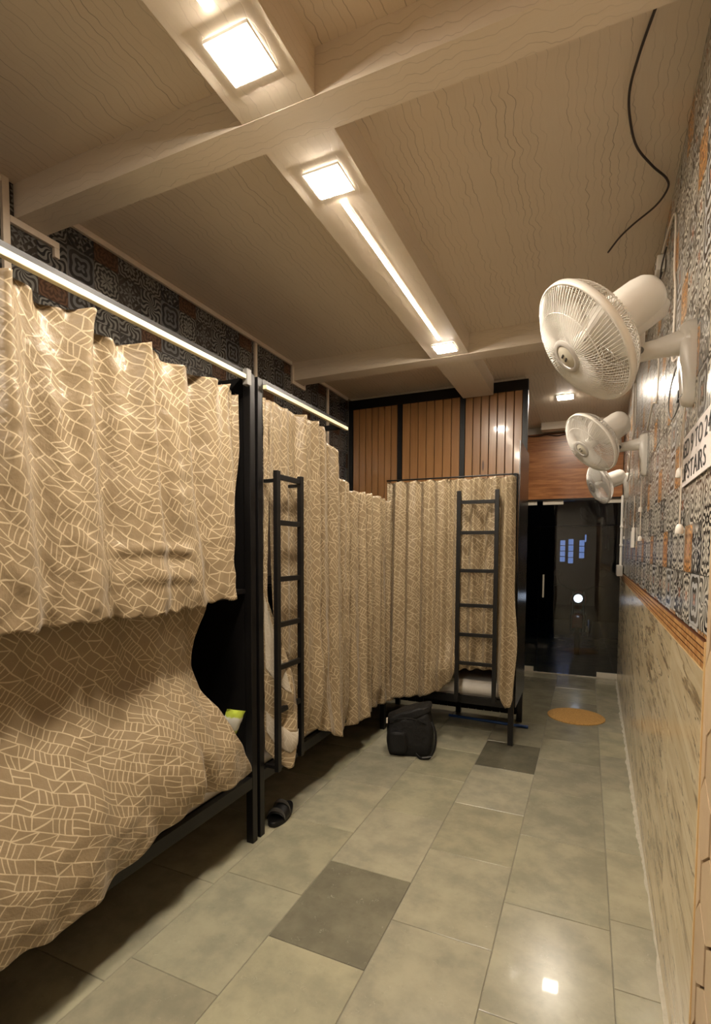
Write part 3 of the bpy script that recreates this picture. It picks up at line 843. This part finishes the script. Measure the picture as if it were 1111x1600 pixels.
# upper curtain of the near bunk, two widths meeting at a seam and a narrow third
def scallop(y, y0, pitch, sag): u = ((y-y0)/pitch) % 1.0; return -sag*math.sin(PI*u)
f1 = folds(3, [(.25, .042, .028, .3), (.13, .018, .008, -.6), (.55, .016, .030, .2)])
def up_off(s, t, a, z):
    lean = -.012 + .052*smooth01(t*1.05) + .018*smooth01((t-.55)/.4)
    fold = f1(a, t)*(1-.25*smooth01((t-.3)/.5)) + .018*math.exp(-((a-1.20-.10*(1.6-z))/.035)**2)*smooth01(t*3) + .026*math.exp(-t*22)*math.sin(2*PI*a/.105)
    crump = .010*noise.noise((a*7, z*6, 1.0)) + .006*noise.noise((a*17, z*15, 4.0))
    cre = 0.0
    if 1.25 < a < 1.95:
        m = smooth01((a-1.33)/.06)*smooth01((1.76-a)/.08)
        for zc, k in ((1.525, .010), (1.415, .006)):
            e = (z-zc-.012*math.sin((a-1.3)*7))/.024
            cre += k*m*(math.exp(-(e-.9)**2) - .7*math.exp(-(e+.7)**2))
    hem = .010*math.sin(a*46+2*math.sin(a*9))*smooth01((t-.93)/.07)
    return lean + fold*.9 + crump*(.4+.8*t) + cre + hem
ucurtA = drape('curtain', 'cloth', inY(XB-.022), lambda s, t: .25+(1.318-.25)*s + .012*math.sin(t*3), 
      lambda s: 2.375+scallop(.25+1.068*s, .1, .235, .030), lambda s: 1.305+.010*noise.noise((s*9, 0, 0))+.006*math.sin(s*60), up_off, 240, 110)
setp(ucurtA, 'upper gold curtain of the near bunk, left width running off the left edge', 'curtain', gc)
def upB_span(s, t):
    r = poly([(0, 2.085), (.15, 2.075), (.35, 2.045), (.6, 2.01), (.8, 1.985), (1, 1.985)])(t)
    return 1.322+(r-1.322)*s - .004*math.sin(t*3)*(1-s)
ucurtB = drape('curtain', 'cloth', inY(XB-.020), upB_span,
      lambda s: 2.370+scallop(1.32+.76*s, 1.30, .26, .045), lambda s: 1.300+.025*smooth01((s-.6)/.4)+.010*noise.noise((s*8, 5, 0))+.006*math.sin(s*50), up_off, 200, 110)
setp(ucurtB, 'upper gold curtain of the near bunk, right width past the vertical seam, with cross creases', 'curtain', gc)
fc = folds(9, [(.045, .012, .010, 0), (.09, .008, .012, .8)])
ucurtC = drape('curtain', 'cloth', inY(XB-.045), lambda s, t: 2.095 - .05*t + (.075 - .035*t)*s,
      lambda s: 2.345-.02*math.sin(PI*s), lambda s: 1.36-.06*s, lambda s, t, a, z: fc(a, t)-.01+.02*t, 40, 70)
setp(ucurtC, 'narrow gathered gold curtain hanging against the black post of the near bunk', 'curtain', gc)

# lower curtain of the near bunk
low_hem = poly([(.20, .335), (.91, .338), (1.03, .322), (1.12, .326), (1.39, .378), (1.66, .455), (1.715, .475), (1.76, .452), (1.95, .43), (2.14, .418)])
f2 = folds(5, [(.36, .008, .010, .5), (.19, .006, .005, 1.0), (.72, .006, .012, -.4)])
def low_span(s, t):
    zz = 1.36 - .93*t
    r = poly([(.0, 1.99), (.11, 1.965), (.25, 1.90), (.38, 1.868), (.50, 1.892), (.60, 1.945), (.75, 2.0), (.88, 2.07), (1, 2.142)])(t)
    return .22 + (r-.22)*s
def low_off(s, t, a, z):
    bulge = -.105 + .170*smooth01((t-.32)/.55) - .012*smooth01((t-.9)/.1)
    cr = .014*noise.noise((a*5, z*4, 7.0)) + .008*noise.noise((a*14, z*12, 2.0))
    # pulled pleat near the far end
    q = (a - (1.70 + .06*(.62-z)))/.045
    pl = .055*math.exp(-q*q)*smooth01((t-.62)/.25) - .045*math.exp(-((q-1.7)/.8)**2)*smooth01((t-.62)/.25)
    dim = .012*math.sin(a*22+z*6)*smooth01((t-.7)/.2)*smooth01((a-1.1)/.3)*smooth01((1.9-a)/.2)
    return bulge + f2(a, t) + cr*(.3+t) + pl*.8 + dim
lcurt = drape('curtain', 'cloth', inY(XB-.002), low_span, lambda s: 1.372, lambda s: low_hem(.22+1.92*s)+.006*math.sin(s*70)+.006*noise.noise((s*22, 3, 0)), low_off, 260, 110)
setp(lcurt, 'lower gold curtain of the near bunk, bulging out below the shadow of the upper one', 'curtain', gc)

# curtains of the middle bunk
f3 = folds(12, [(.15, .026, .022, .4), (.08, .012, .006, .3), (.37, .010, .018, 0)])
def mid_off(s, t, a, z):
    cr = .008*noise.noise((a*9, z*5, 3.0))
    sw = .030*math.exp(-((a-2.85-.16*(z-.75))/.07)**2)*math.exp(-((z-.75)/.25)**2)
    hem = .030*smooth01((t-.88)/.12)*math.sin(a*11)
    nl = smooth01((a-2.50)/.18)
    return .004 + .022*nl + .030*t*nl + f3(a, t)*(.22+.63*nl) + cr*nl + sw + hem*nl
mid_top = poly([(2.36, 2.365), (2.58, 2.360), (2.98, 2.350), (3.08, 2.25), (3.22, 2.06), (3.40, 1.99), (3.7, 2.0), (4.15, 1.985)])
mid_hem = poly([(2.44, .50), (2.60, .47), (2.70, .43), (2.80, .44), (2.94, .372), (3.06, .300), (3.20, .268), (3.55, .292), (3.8, .29), (4.15, .272)])
mcurt = drape('curtain', 'cloth', inY(XB-.010), lambda s, t: (2.365+.085*smooth01((t-.25)/.7))*(1-s)+4.145*s, lambda s: mid_top(2.365+1.78*s)-.012*abs(math.sin((2.365+1.78*s)*22)),
      lambda s: mid_hem(2.44+1.705*s)+.004*math.sin(s*90), mid_off, 300, 100)
setp(mcurt, 'gold curtain of the middle bunk right of its ladder, slack at the top', 'curtain', gc)
f4 = folds(21, [(.07, .016, .010, .5), (.16, .010, .012, .4)])
def tail_l(t): return poly([(0, 2.312), (.5, 2.314), (1, 2.316)])(t)
def tail_r(t): return poly([(0, 2.42), (.06, 2.40), (.30, 2.36), (.50, 2.345), (.55, 2.350), (.62, 2.385), (.75, 2.430), (.87, 2.482), (.95, 2.475), (1, 2.44)])(t)
def tail_off(s, t):
    k = smooth01((t-.52)/.30)
    return -.006 + .105*k*smooth01(s*1.1) + .040*k*math.sin(PI*s)*smooth01((t-.6)/.3) - .030*math.exp(-((t-.86)/.035)**2)*math.sin(PI*s) + .006*math.sin(s*14+t*6)*(1-k) + .006*noise.noise((s*4, t*18, 0))
tc = thing('curtain', 'gold curtain bunched beside the ladder of the middle bunk, its pale reverse showing', 'curtain', (XB, 2.45, .3), 0, gc)
tail_hem = poly([(0, .47), (.25, .40), (.55, .352), (.8, .36), (1, .43)])
def tail_part(name, mat, s0, s1, t0, t1, extra, nu, nv, wav=0.0):
    def place(a, d, z): return (d-.0, a-2.45, z-.3)
    def S(q, t): return s0+(s1-s0)*q
    def T(q, t): return t0(q)+(t1(q)-t0(q))*t
    return drape(name, mat, place, lambda q, t: (lambda tt: tail_l(tt)+(tail_r(tt)-tail_l(tt))*S(q, t))(T(q, t)),
        lambda q: 2.355+(tail_hem(S(q, 0))-2.355)*t0(q), lambda q: 2.355+(tail_hem(S(q, 0))-2.355)*t1(q),
        lambda q, t, a_, z_: tail_off(S(q, t), T(q, t))+extra*(1+wav*math.sin(PI*q)*math.sin(PI*t)), nu, nv, tc)
tail_part('cloth', 'cloth', 0, 1, lambda q: 0, lambda q: 1, 0, 60, 120)
setp(tail_part('reverse_fold', 'lining', .02, .70, lambda q: .545+.02*q, lambda q: .765-.02*abs(q-.3)+.06*max(0, q-.3), .006, 30, 50, .8), 'pale reverse side of the cloth')
setp(tail_part('reverse_fold', 'lining', .02, .86, lambda q: .885+.025*q, lambda q: .945+.02*math.sin(PI*q)-.01*q, .008, 30, 16, 1.6), 'pale reverse side of the cloth')

# curtain of the end bunk
f5 = folds(31, [(.125, .022, .020, .2), (.060, .008, .005, .3), (.29, .006, .010, 0)])
end_hem = poly([(-1.565, .305), (-1.45, .296), (-1.36, .318), (-1.25, .335), (-1.08, .408), (-1.0, .49), (-.95, .575), (-.90, .600), (-.68, .605), (-.635, .59), (-.60, .44), (-.555, .325), (-.52, .335), (-.495, .43)])
def end_off(s, t, a, z):
    cr = .007*noise.noise((a*10, z*5, 9.0))
    swag = .05*math.exp(-((a+1.02-.35*(z-.62))/.10)**2)*math.exp(-((z-.62)/.14)**2)
    rightp = .022*smooth01((a+.62)/.06)*smooth01((t-.4)/.4)
    mid = -.035*smooth01((a+.97)/.05)*smooth01((-.62-a)/.03)*smooth01((t-.75)/.25)
    return .004 + .022*t + f5(a, t)*(.8+.4*t) + cr + swag + rightp + mid
def end_span(s, t):
    a = -1.570 + 1.068*s
    return a + .030*smooth01((a+.60)/.1)*math.sin(PI*smooth01((t-.5)/.5)) - .010*smooth01((a+.6)/.1)*(1-t)
ecurt = drape('curtain', 'cloth', inX(YE-.055), end_span, lambda s: 2.14-.014*abs(math.sin(s*26)), lambda s: end_hem(-1.570+1.068*s)+.004*math.sin(s*80), end_off, 240, 100)
setp(ecurt, 'gold curtain across the end bunk, drawn up behind its ladder', 'curtain', gc)
bm = tube(bmesh.new(), [(-1.57-c3x, YE-.058-c3y, 2.148), (-.507-c3x, YE-.058-c3y, 2.148)], .006, 8)
for x in (-1.56, -1.05, -.512): tube(bm, [(x-c3x, YE-.058-c3y, 2.148), (x-c3x, YE+.002-c3y, 2.148)], .004, 6)
obj('curtain_rod', bm, 'black', b3, smooth=.8)

# ------------------------------------------------------------------ wall fans
def axis_matrix(o, d):
    d = Vector(d).normalized(); q = Vector((0, 0, 1)).rotation_difference(d)
    m = q.to_matrix().to_4x4(); m.translation = o; return m

def wall_fan(label, y, cen, ax, zoff=0.0, spin=0.0, emb=0.6):
    O = Vector((xr(y)-.001, y, 2.14+zoff))
    t = thing('wall_fan', label, 'fan', O, 0, 'white wall fans in a row')
    # plate: tall rounded tablet, fuller towards its top
    bm = bmesh.new(); prof = []
    ring = []
    for k in range(28):
        a = 2*PI*k/28; c, s = math.cos(a), math.sin(a)
        yy = .048*math.copysign(abs(c)**.6, c); zz = .132*math.copysign(abs(s)**.75, s)
        ring.append((yy, zz))
    lv = []
    for xx, sc in ((0, 1), (-.012, 1.0), (-.024, .93), (-.032, .80)):
        lv.append([bm.verts.new((xx*(1+.35*(z > 0)), yy*sc, zz*(1-(1-sc)*.5))) for yy, zz in ring for z in (zz,)])
    for a, b in zip(lv, lv[1:]):
        for k in range(28): bm.faces.new((a[k], a[(k+1) % 28], b[(k+1) % 28], b[k]))
    bm.faces.new(lv[-1]); bm.faces.new(list(reversed(lv[0])))
    bmesh.ops.recalc_face_normals(bm, faces=bm.faces)
    plate = obj('wall_plate', bm, 'white', t, smooth=.7)
    for k in range(4):
        z = .035-.045*k; obj('speed_mark', B(-.034, -.0325, -.030, .030, z, z+.004), 'greyp', plate)
    piv = Vector((-.152, -.005, .052))
    bm = tube(bmesh.new(), [(-.018, 0, .070), (-.05, 0, .068), (-.10, 0, .061), piv+Vector((0, 0, 0)), piv+Vector((-.018, 0, -.002))], [.046, .036, .030, .028, .018], 16)
    arm = obj('arm', bm, 'white', t, smooth=.9)
    bm = lathe(bmesh.new(), [(0, .003), (.009, .003), (.011, 0), (.011, -.02), (0, -.02)], axis_matrix(piv+Vector((0, -.030, 0)), (0, -1, 0)), 16)
    obj('pivot_screw', bm, 'greyp', arm, smooth=.6)
    a = Vector(ax).normalized(); cen = Vector(cen)
    mot = cen - a*.155
    bm = tube(bmesh.new(), [piv+Vector((-.004, 0, .012)), piv.lerp(mot-a*.03, .5), mot-a*.03], [.020, .024, .036], 12)
    obj('neck', bm, 'white', t, smooth=.9)
    mm = axis_matrix(cen, a)
    mh = obj('motor_housing', lathe(bmesh.new(), [(0, -.268), (.030, -.266), (.052, -.256), (.064, -.238), (.070, -.21), (.073, -.12), (.073, -.078), (.05, -.076), (0, -.076)], mm, 32), 'white', t, smooth=.6)
    # gearbox lump under the motor
    lowd = Vector((0, 0, -1)); lowd = (lowd - a*lowd.dot(a)).normalized()
    bm = tube(bmesh.new(), [cen-a*.262+lowd*.045, cen-a*.24+lowd*.05, cen-a*.12+lowd*.05, cen-a*.10+lowd*.045], [.022, .036, .036, .024], 14)
    obj('gear_cover', bm, 'white', mh, smooth=.9)
    rim = .200
    def fprof(u):   # front grille radius/height
        r = .050+(rim-.050)*u; return r, .062*(1-u**2.6)+.006
    def bprof(u):
        r = .075+(rim-.075)*u; return r, -.070*(1-u**3.2)-.010
    for nm, pf, nwire, rings in (('front_grille', fprof, 96, (.58, .985)), ('rear_grille', bprof, 84, (.45, .80))):
        bm = bmesh.new()
        for k in range(nwire):
            th = 2*PI*k/nwire; pts = []
            for i in range(8):
                u = i/7; r, h = pf(u); tw = th + (.22*u if nm == 'front_grille' else -.10*u)
                pts.append(mm @ Vector((r*math.cos(tw), r*math.sin(tw), h)))
            tube(bm, pts, .0017, 3, cap=False)
        for u in rings:
            r, h = pf(u)
            tube(bm, [mm @ Vector((r*math.cos(2*PI*k/48), r*math.sin(2*PI*k/48), h)) for k in range(49)], .0017, 4, cap=False)
        gr = obj(nm, bm, 'wire', t, smooth=3.14)
        if nm == 'front_grille':
            obj('badge_ring', lathe(bmesh.new(), [(.036, .066), (.040, .074), (.050, .075), (.056, .070), (.056, .064), (.036, .064)], mm, 32), 'ringgrey', gr, smooth=.8)
            bd = lathe(bmesh.new(), [(0, .078), (.025, .077), (.037, .072), (.037, .066), (0, .066)], mm, 32)
            obj('badge', bd, 'badge', gr, smooth=.8)
            bm = bmesh.new()
            for dx in (-.008, .008):
                m2 = mm @ Matrix.Rotation(emb, 4, 'Z') @ Matrix.Translation((dx, 0, .0785))
                box(bm, -.0030, .0030, -.009, .009, -.001, .001, m2)
            obj('emblem', bm, 'darkp', gr)
    obj('rim_band', lathe(bmesh.new(), [(rim-.003, -.012), (rim+.003, -.010), (rim+.004, 0), (rim+.003, .010), (rim-.003, .012), (rim-.005, 0), (rim-.003, -.012)], mm, 64), 'white', t, smooth=3.14)
    # blades
    bl = obj('blade_hub', lathe(bmesh.new(), [(0, .040), (.022, .038), (.034, .026), (.036, -.03), (0, -.03)], mm, 24), 'white', t, smooth=.8)
    for k in range(3):
        bm = bmesh.new(); N1, N2 = 10, 8; vv = []
        for i in range(N1+1):
            u = i/N1; r = .030+.160*u; row = []
            wid = .50+.62*math.sin(PI*min(1, .25+u*.62))
            for j in range(N2+1):
                w = j/N2-.5
                th = 2*PI*k/3+spin + w*wid*1.25 + .18*u
                row.append(bm.verts.new(mm @ Vector((r*math.cos(th), r*math.sin(th), -.004+w*.05*(1-.45*u)))))
            vv.append(row)
        for i in range(N1):
            for j in range(N2): bm.faces.new((vv[i][j], vv[i+1][j], vv[i+1][j+1], vv[i][j+1]))
        o = obj('blade', bm, 'white', bl, smooth=3.14); md = o.modifiers.new('thick', 'SOLIDIFY'); md.thickness = .002
    for dy, z1, bend in ((.060, -.325, .015), (.030, -.510, -.008)):
        cp = spline([(-.016, .02, -.122), (-.018, dy*.6, -.18), (-.018, dy+bend, -.27), (-.018, dy, z1)], 6)
        c = obj('pull_cord', tube(bmesh.new(), cp, .0022, 6), 'wcable', t, smooth=3.14)
        obj('cord_knob', lathe(bmesh.new(), [(0, .012), (.006, .012), (.011, .004), (.013, -.016), (.011, -.019), (0, -.019)], Matrix.Translation((-.018, dy, z1)), 16), 'white', c, smooth=.7)
    return t
A1 = (-0.745, -0.29, -0.6)
wall_fan('large white wall fan, nearest of the row, tilted down towards the room', 1.935, (-.312, -.125, .068), A1, 0, .4)
wall_fan('middle white wall fan of the row, left of the upstairs sign', 3.66, (-.315, -.125, .075), (-0.708, -0.395, -0.586), .01, 1.1)
wall_fan('small looking white wall fan farthest away, above the glass door', 5.85, (-.265, -.07, .02), (-0.865, -0.326, -0.381), .07, .2)

# ------------------------------------------------------------------ sign with lettering
sg = thing('wall_sign', 'white paper sign with black lettering pointing upstairs', 'sign', (0, 0, 0))
sg.matrix_world = Matrix.Translation((xr(2.072)-.004, 2.072, 1.768)) @ Matrix.Rotation(-math.atan(WSL), 4, 'Z')
obj('sign_sheet', B(-.003, .0005, -.53, 0, 0, .160), 'sign', sg)
def glyph(ch):
    cu = bpy.data.curves.new('txt', 'FONT'); cu.body = ch; cu.size = 1.0; cu.extrude = .004
    ob = bpy.data.objects.new('txt', cu); C.objects.link(ob)
    me = bpy.data.meshes.new_from_object(ob.evaluated_get(bpy.context.evaluated_depsgraph_get()))
    bpy.data.objects.remove(ob, do_unlink=True)
    return me
def lettering(text, y, z, h, width):
    mes = []; x = 0.0
    for ch in text:
        if ch == ' ': x += .30; continue
        me = glyph(ch); xs = [v.co.x for v in me.vertices]; ys = [v.co.y for v in me.vertices]
        mes.append((me, x-min(xs), min(ys), max(ys)-min(ys))); x += max(xs)-min(xs)+.10
    for me, dx, y0, hh in mes:
        for v in me.vertices:
            v.co = Vector((-.0036 - (.0006 if v.co.z > 0 else 0), y-(v.co.x+dx)/x*width, z+(v.co.y-y0)/hh*h))
        me.materials.clear(); me.materials.append(M['ink'])
        o = bpy.data.objects.new('letter', me); C.objects.link(o); o.parent = sg
lettering('BED 9 TO 24', -.012, .090, .054, .50)
lettering('UPSTAIRS', -.026, .014, .054, .43)

# ------------------------------------------------------------------ cables, boxes and conduit on the right wall
def cable(name, label, pts, r, mat, cat='cable', n=8):
    o = obj(name, tube(bmesh.new(), spline(pts, n), r, 7), mat, smooth=3.14)
    return setp(o, label, cat)
cable('ceiling_wire', 'loose dark wire hanging in a loop from the ceiling near the right wall',
      [(.140, 1.777, H-.006), (.105, 1.90, H-.03), (.088, 2.02, H-.035), (.098, 2.15, H-.03), (.13, 2.30, H-.03), (.195, 2.43, H-.035), (.255, 2.525, H-.04), (.268, 2.60, H-.04), (.235, 2.70, H-.04), (.16, 2.81, H-.035), (.105, 2.90, H-.035), (.057, 3.03, H-.03)], .0045, 'cable')
w = lambda y, z, d=.006: (xr(y)-d, y, z)
cable('wall_cable', 'white cable dropping down the tiled wall to the nearest fan', [w(2.86, 2.95, .02), w(2.62, 2.96, .01), w(2.53, 2.93), w(2.50, 2.86), w(2.49, 2.70), w(2.43, 2.58), w(2.44, 2.44), w(2.46, 2.33), w(2.30, 2.28), w(2.02, 2.24)], .0045, 'wcable')
plug = thing('wall_plug_box', 'small white cable box high on the tiled wall near the ceiling', 'box', w(2.95, 2.93, .004))
bm = B(-.035, 0, -.05, .05, -.035, .035); obj('case', bm, 'white', plug, bevel=.006)
obj('socket', lathe(bmesh.new(), [(0, .002), (.010, .002), (.012, 0), (0, 0)], axis_matrix(Vector((-.0352, 0, 0)), (-1, 0, 0)), 12), 'greyp', plug)
cable('loop_cable', 'dark loop of cable below the small white cable box', [w(2.93, 2.895, .012), w(2.98, 2.84, .03), w(2.93, 2.79, .03), w(2.84, 2.80, .03), w(2.76, 2.84, .03), w(2.74, 2.89, .02), w(2.78, 2.93, .012)], .0035, 'cable')
cl = thing('fan_connector', 'dark cable connector on a thin loop under the arm of the nearest fan', 'connector', w(2.06, 2.075, .004))
obj('block', B(-.026, 0, -.02, .02, -.017, .017), 'darkp', cl, bevel=.003)
bm = tube(bmesh.new(), spline([(-.012, .018, 0), (-.016, .08, -.035), (-.016, .20, -.03), (-.016, .28, .03), (-.016, .24, .10), (-.014, .10, .14), (-.012, -.02, .145)], 6), .0026, 6)
obj('lead', bm, 'greyp', cl, smooth=3.14)
cable('fan_lead', 'thin white lead hanging on the wall past the nearest fan', [w(3.05, 2.60), w(3.02, 2.45), w(3.06, 2.32), w(3.30, 2.36), w(3.62, 2.29)], .0036, 'wcable')
cable('far_lead', 'tangle of white lead between the two far fans', [w(4.75, 2.90, .014), w(4.70, 2.6, .014), w(4.9, 2.40, .03), w(5.1, 2.27, .03), w(5.3, 2.33, .03), w(5.2, 2.42, .03), w(5.0, 2.34, .03), w(5.3, 2.25, .02), w(5.7, 2.24, .014)], .005, 'wcable')
cp = thing('conduit', 'white plastic conduit pipe running down beside the glass door', 'conduit', w(6.35, 1.37, .009), -math.atan(WSL))
obj('pipe', tube(bmesh.new(), [(-.016, 0, .04), (-.016, 0, .80)], .014, 12), 'white', cp, smooth=.8)
obj('junction_box', B(-.055, 0, -.16, .16, -.075, .04), 'white', cp, bevel=.005)
for z in (.25, .45): obj('clip', B(-.034, 0, -.02, .02, z, z+.02), 'white', cp)
rm = thing('switch_box', 'slim white switch holder on the wall between far fan and conduit', 'switch', w(4.52, 1.585, .003), -math.atan(WSL))
obj('body', B(-.024, 0, -.055, .055, 0, .13), 'white', rm, bevel=.006)
obj('tab', B(-.02, 0, -.03, .03, .131, .155), 'white', rm)
obj('lead', tube(bmesh.new(), spline([(-.008, 0, .155), (-.008, .03, .22), (-.008, -.03, .30), (-.008, .02, .40)], 5), .004, 6), 'wcable', rm)
cable('post_conduit', 'thin pale pipe rising along the far end of the right wall', [w(5.0, 3.10, .012), w(5.0, 2.8, .012), w(5.0, 2.5, .012)], .009, 'wcable')

# ------------------------------------------------------------------ things on the floor
mat_o = obj('doormat', lathe(bmesh.new(), [(0, .010), (.20, .010), (.246, .009), (.252, .005), (.252, 0), (0, 0)], Matrix.Translation((0, 0, 0)), 64), 'cork', loc=(-.060, 5.225, .0005), smooth=.6)
setp(mat_o, 'round straw coloured mat on the floor before the glass door', 'doormat')

bag = thing('duffel_bag', 'black nylon bag standing on the floor by the bunk corner', 'bag', (-1.215, 3.755, 0), R(14))
bm = bmesh.new(); bmesh.ops.create_cube(bm, size=1.0)
bmesh.ops.subdivide_edges(bm, edges=bm.edges[:], cuts=9, use_grid_fill=True)
for v in bm.verts:
    x, y, z = v.co*2
    k = (1-.10*(y*y)*(z*z)); kx = 1-.12*abs(z)**4-.08*abs(y)**4
    X = x*.180*kx*(1-.10*max(0, z)); Y = y*.110*(1-.12*abs(x)**4-.10*abs(z)**4)*(1-.15*max(0, z)); Z = (z+1)/2*.30
    Z += .04*max(0, z)*x
    if z < -.95: Z = 0
    n = noise.noise_vector(Vector((X, Y, Z))*9)*.014
    v.co = Vector((X, Y, Z)) + n*(1 if Z > .02 else .2)
    if v.co.z < 0: v.co.z = 0
obj('body', bm, 'nylon', bag, smooth=3.14)
bm = bmesh.new(); bmesh.ops.create_cube(bm, size=1.0); bmesh.ops.subdivide_edges(bm, edges=bm.edges[:], cuts=6, use_grid_fill=True)
for v in bm.verts:
    x, y, z = v.co*2
    q = Vector((x*.165*(1-.12*abs(y)**3), y*.098*(1-.15*abs(x)**3), .315+.052*x+z*.030*(1-.4*abs(x)**3)))
    v.co = q + noise.noise_vector(q*14)*.016
obj('flap', bm, 'nylon', bag, smooth=3.14)
bm = bmesh.new(); bmesh.ops.create_cube(bm, size=1.0); bmesh.ops.subdivide_edges(bm, edges=bm.edges[:], cuts=5, use_grid_fill=True)
for v in bm.verts:
    x, y, z = v.co*2
    q = Vector((-.085+x*.070*(1-.15*abs(z)**3), -.115+y*.022*(1-.4*abs(x)**3), .110+z*.085*(1-.1*abs(x)**3)))
    v.co = q + noise.noise_vector(q*16)*.005
obj('front_pocket', bm, 'nylon', bag, smooth=3.14)
bm = bmesh.new()
tube(bm, spline([(-.11, -.09, .27), (-.06, -.135, .30), (.02, -.14, .305), (.09, -.115, .275), (.12, -.09, .25)], 6), .010, 8, flat=.4)
obj('handle', bm, 'nylon', bag, smooth=3.14)
bm = tube(bmesh.new(), spline([(.165, -.05, .26), (.195, -.08, .18), (.19, -.10, .08), (.15, -.13, .012), (.09, -.145, .010), (.05, -.12, .03)], 6), .013, 8, flat=.35)
obj('strap', bm, 'nylon', bag, smooth=3.14)
setp(obj('strap_lining', tube(bmesh.new(), [(.165, -.125, .024), (.135, -.145, .022), (.10, -.152, .020)], .012, 8, flat=.3), 'stitch', bag), 'grey strap end')
obj('buckle', B(-.176, -.166, -.10, -.085, .245, .285), 'fitting', bag, bevel=.002)

sl = thing('slide_sandal', 'black slide sandal on the floor beside the bunk posts', 'sandal', (-1.592, 2.50, 0), R(8))
bm = bmesh.new(); outl = []
for k in range(36):
    a = 2*PI*k/36; yy = math.sin(a)*.132; wdt = .046+.008*math.cos((yy+.05)/.132*1.5)
    outl.append((math.copysign(abs(math.cos(a))**.8, math.cos(a))*wdt, yy))
lv = [[bm.verts.new((x*s, y*s, z+.008*max(0, y/.132)**2)) for x, y in outl] for s, z in ((.97, .0), (1, .006), (1.0, .024), (.95, .030), (.86, .025), (.5, .022))]
for a, b in zip(lv, lv[1:]):
    for k in range(36): bm.faces.new((a[k], a[(k+1) % 36], b[(k+1) % 36], b[k]))
bm.faces.new(lv[-1]); bm.faces.new(list(reversed(lv[0]))); bmesh.ops.recalc_face_normals(bm, faces=bm.faces)
obj('sole', bm, 'rubber', sl, smooth=.9)
def strapp(y0, y1, lift, nm, mat, dz=0):
    bm = bmesh.new(); vv = []
    for i in range(7):
        yy = y0+(y1-y0)*i/6; row = []
        for j in range(15):
            a = PI*j/14; x = math.cos(a)*.056; z = .016+math.sin(a)**.8*(lift+.020*(i/6))+dz
            row.append(bm.verts.new((x*(1+dz*.8), yy, z)))
        vv.append(row)
    for a, b in zip(vv, vv[1:]):
        for j in range(14): bm.faces.new((a[j], a[j+1], b[j+1], b[j]))
    o = obj(nm, bm, mat, sl, smooth=3.14); md = o.modifiers.new('thick', 'SOLIDIFY'); md.thickness = .005; md.offset = 1
    return o
strapp(-.075, .015, .042, 'strap', 'rubber')
setp(strapp(-.071, -.066, .042, 'stitching', 'stitch', .007), 'grey stitched edge')
setp(strapp(.004, .009, .0585, 'stitching', 'stitch', .007), 'grey stitched edge')

st = thing('blue_stick', 'blue plastic stick lying on the floor under the end bunk', 'stick', (-.70, 4.70, .014), R(-3))
obj('rod', tube(bmesh.new(), [(-.45, 0, 0), (.235, 0, 0)], .0125, 12), 'blue', st, smooth=.8)
obj('end_cap', tube(bmesh.new(), [(.2355, 0, 0), (.265, 0, 0)], .0138, 12), 'blue', st, smooth=.8)

pk = obj('snack_packet', bmesh.new(), 'packet')
bm = bmesh.new(); vv = []
for i in range(9):
    row = []
    for j in range(9):
        u, v = i/8-.5, j/8-.5
        b = .020*(1-(2*u)**4)*(1-(2*v)**4)
        row.append((u*.11+.006*noise.noise((u*5, v*5, 0)), v*.155, b+.004*noise.noise((u*9, v*9, 3))))
    vv.append(row)
for sgn in (1, -1):
    W2 = [[bm.verts.new((p[2]*sgn, p[0], p[1]+.0775)) for p in row] for row in vv]
    for i in range(8):
        for j in range(8): bm.faces.new((W2[i][j], W2[i+1][j], W2[i+1][j+1], W2[i][j+1]))
bmesh.ops.remove_doubles(bm, verts=bm.verts, dist=.0008); bmesh.ops.recalc_face_normals(bm, faces=bm.faces)
bm.to_mesh(pk.data); bm.free(); pk.data.polygons.foreach_set('use_smooth', [True]*len(pk.data.polygons))
pk.location = (-1.655, 2.075, .60); pk.rotation_euler = (R(-18), R(14), R(-25))
setp(pk, 'green and white snack packet tucked beside the curtain inside the near bunk', 'packet')

bm = tube(bmesh.new(), [(.028*math.cos(2*PI*k/24), .017*math.sin(2*PI*k/24)*(1+.15*math.cos(4*PI*k/24)), .002+.001*math.sin(k)) for k in range(25)], .0016, 6, cap=False)
tube(bm, [(-.012, .014, .003), (.004, .0, .004), (.010, -.014, .003)], .0014, 6)
rb = obj('hair_tie', bm, 'rubber', loc=(.150, 1.225, .001), smooth=3.14); rb.rotation_euler = (0, 0, R(-35))
setp(rb, 'thin dark ring lying on the floor at the foot of the right wall', 'ring')
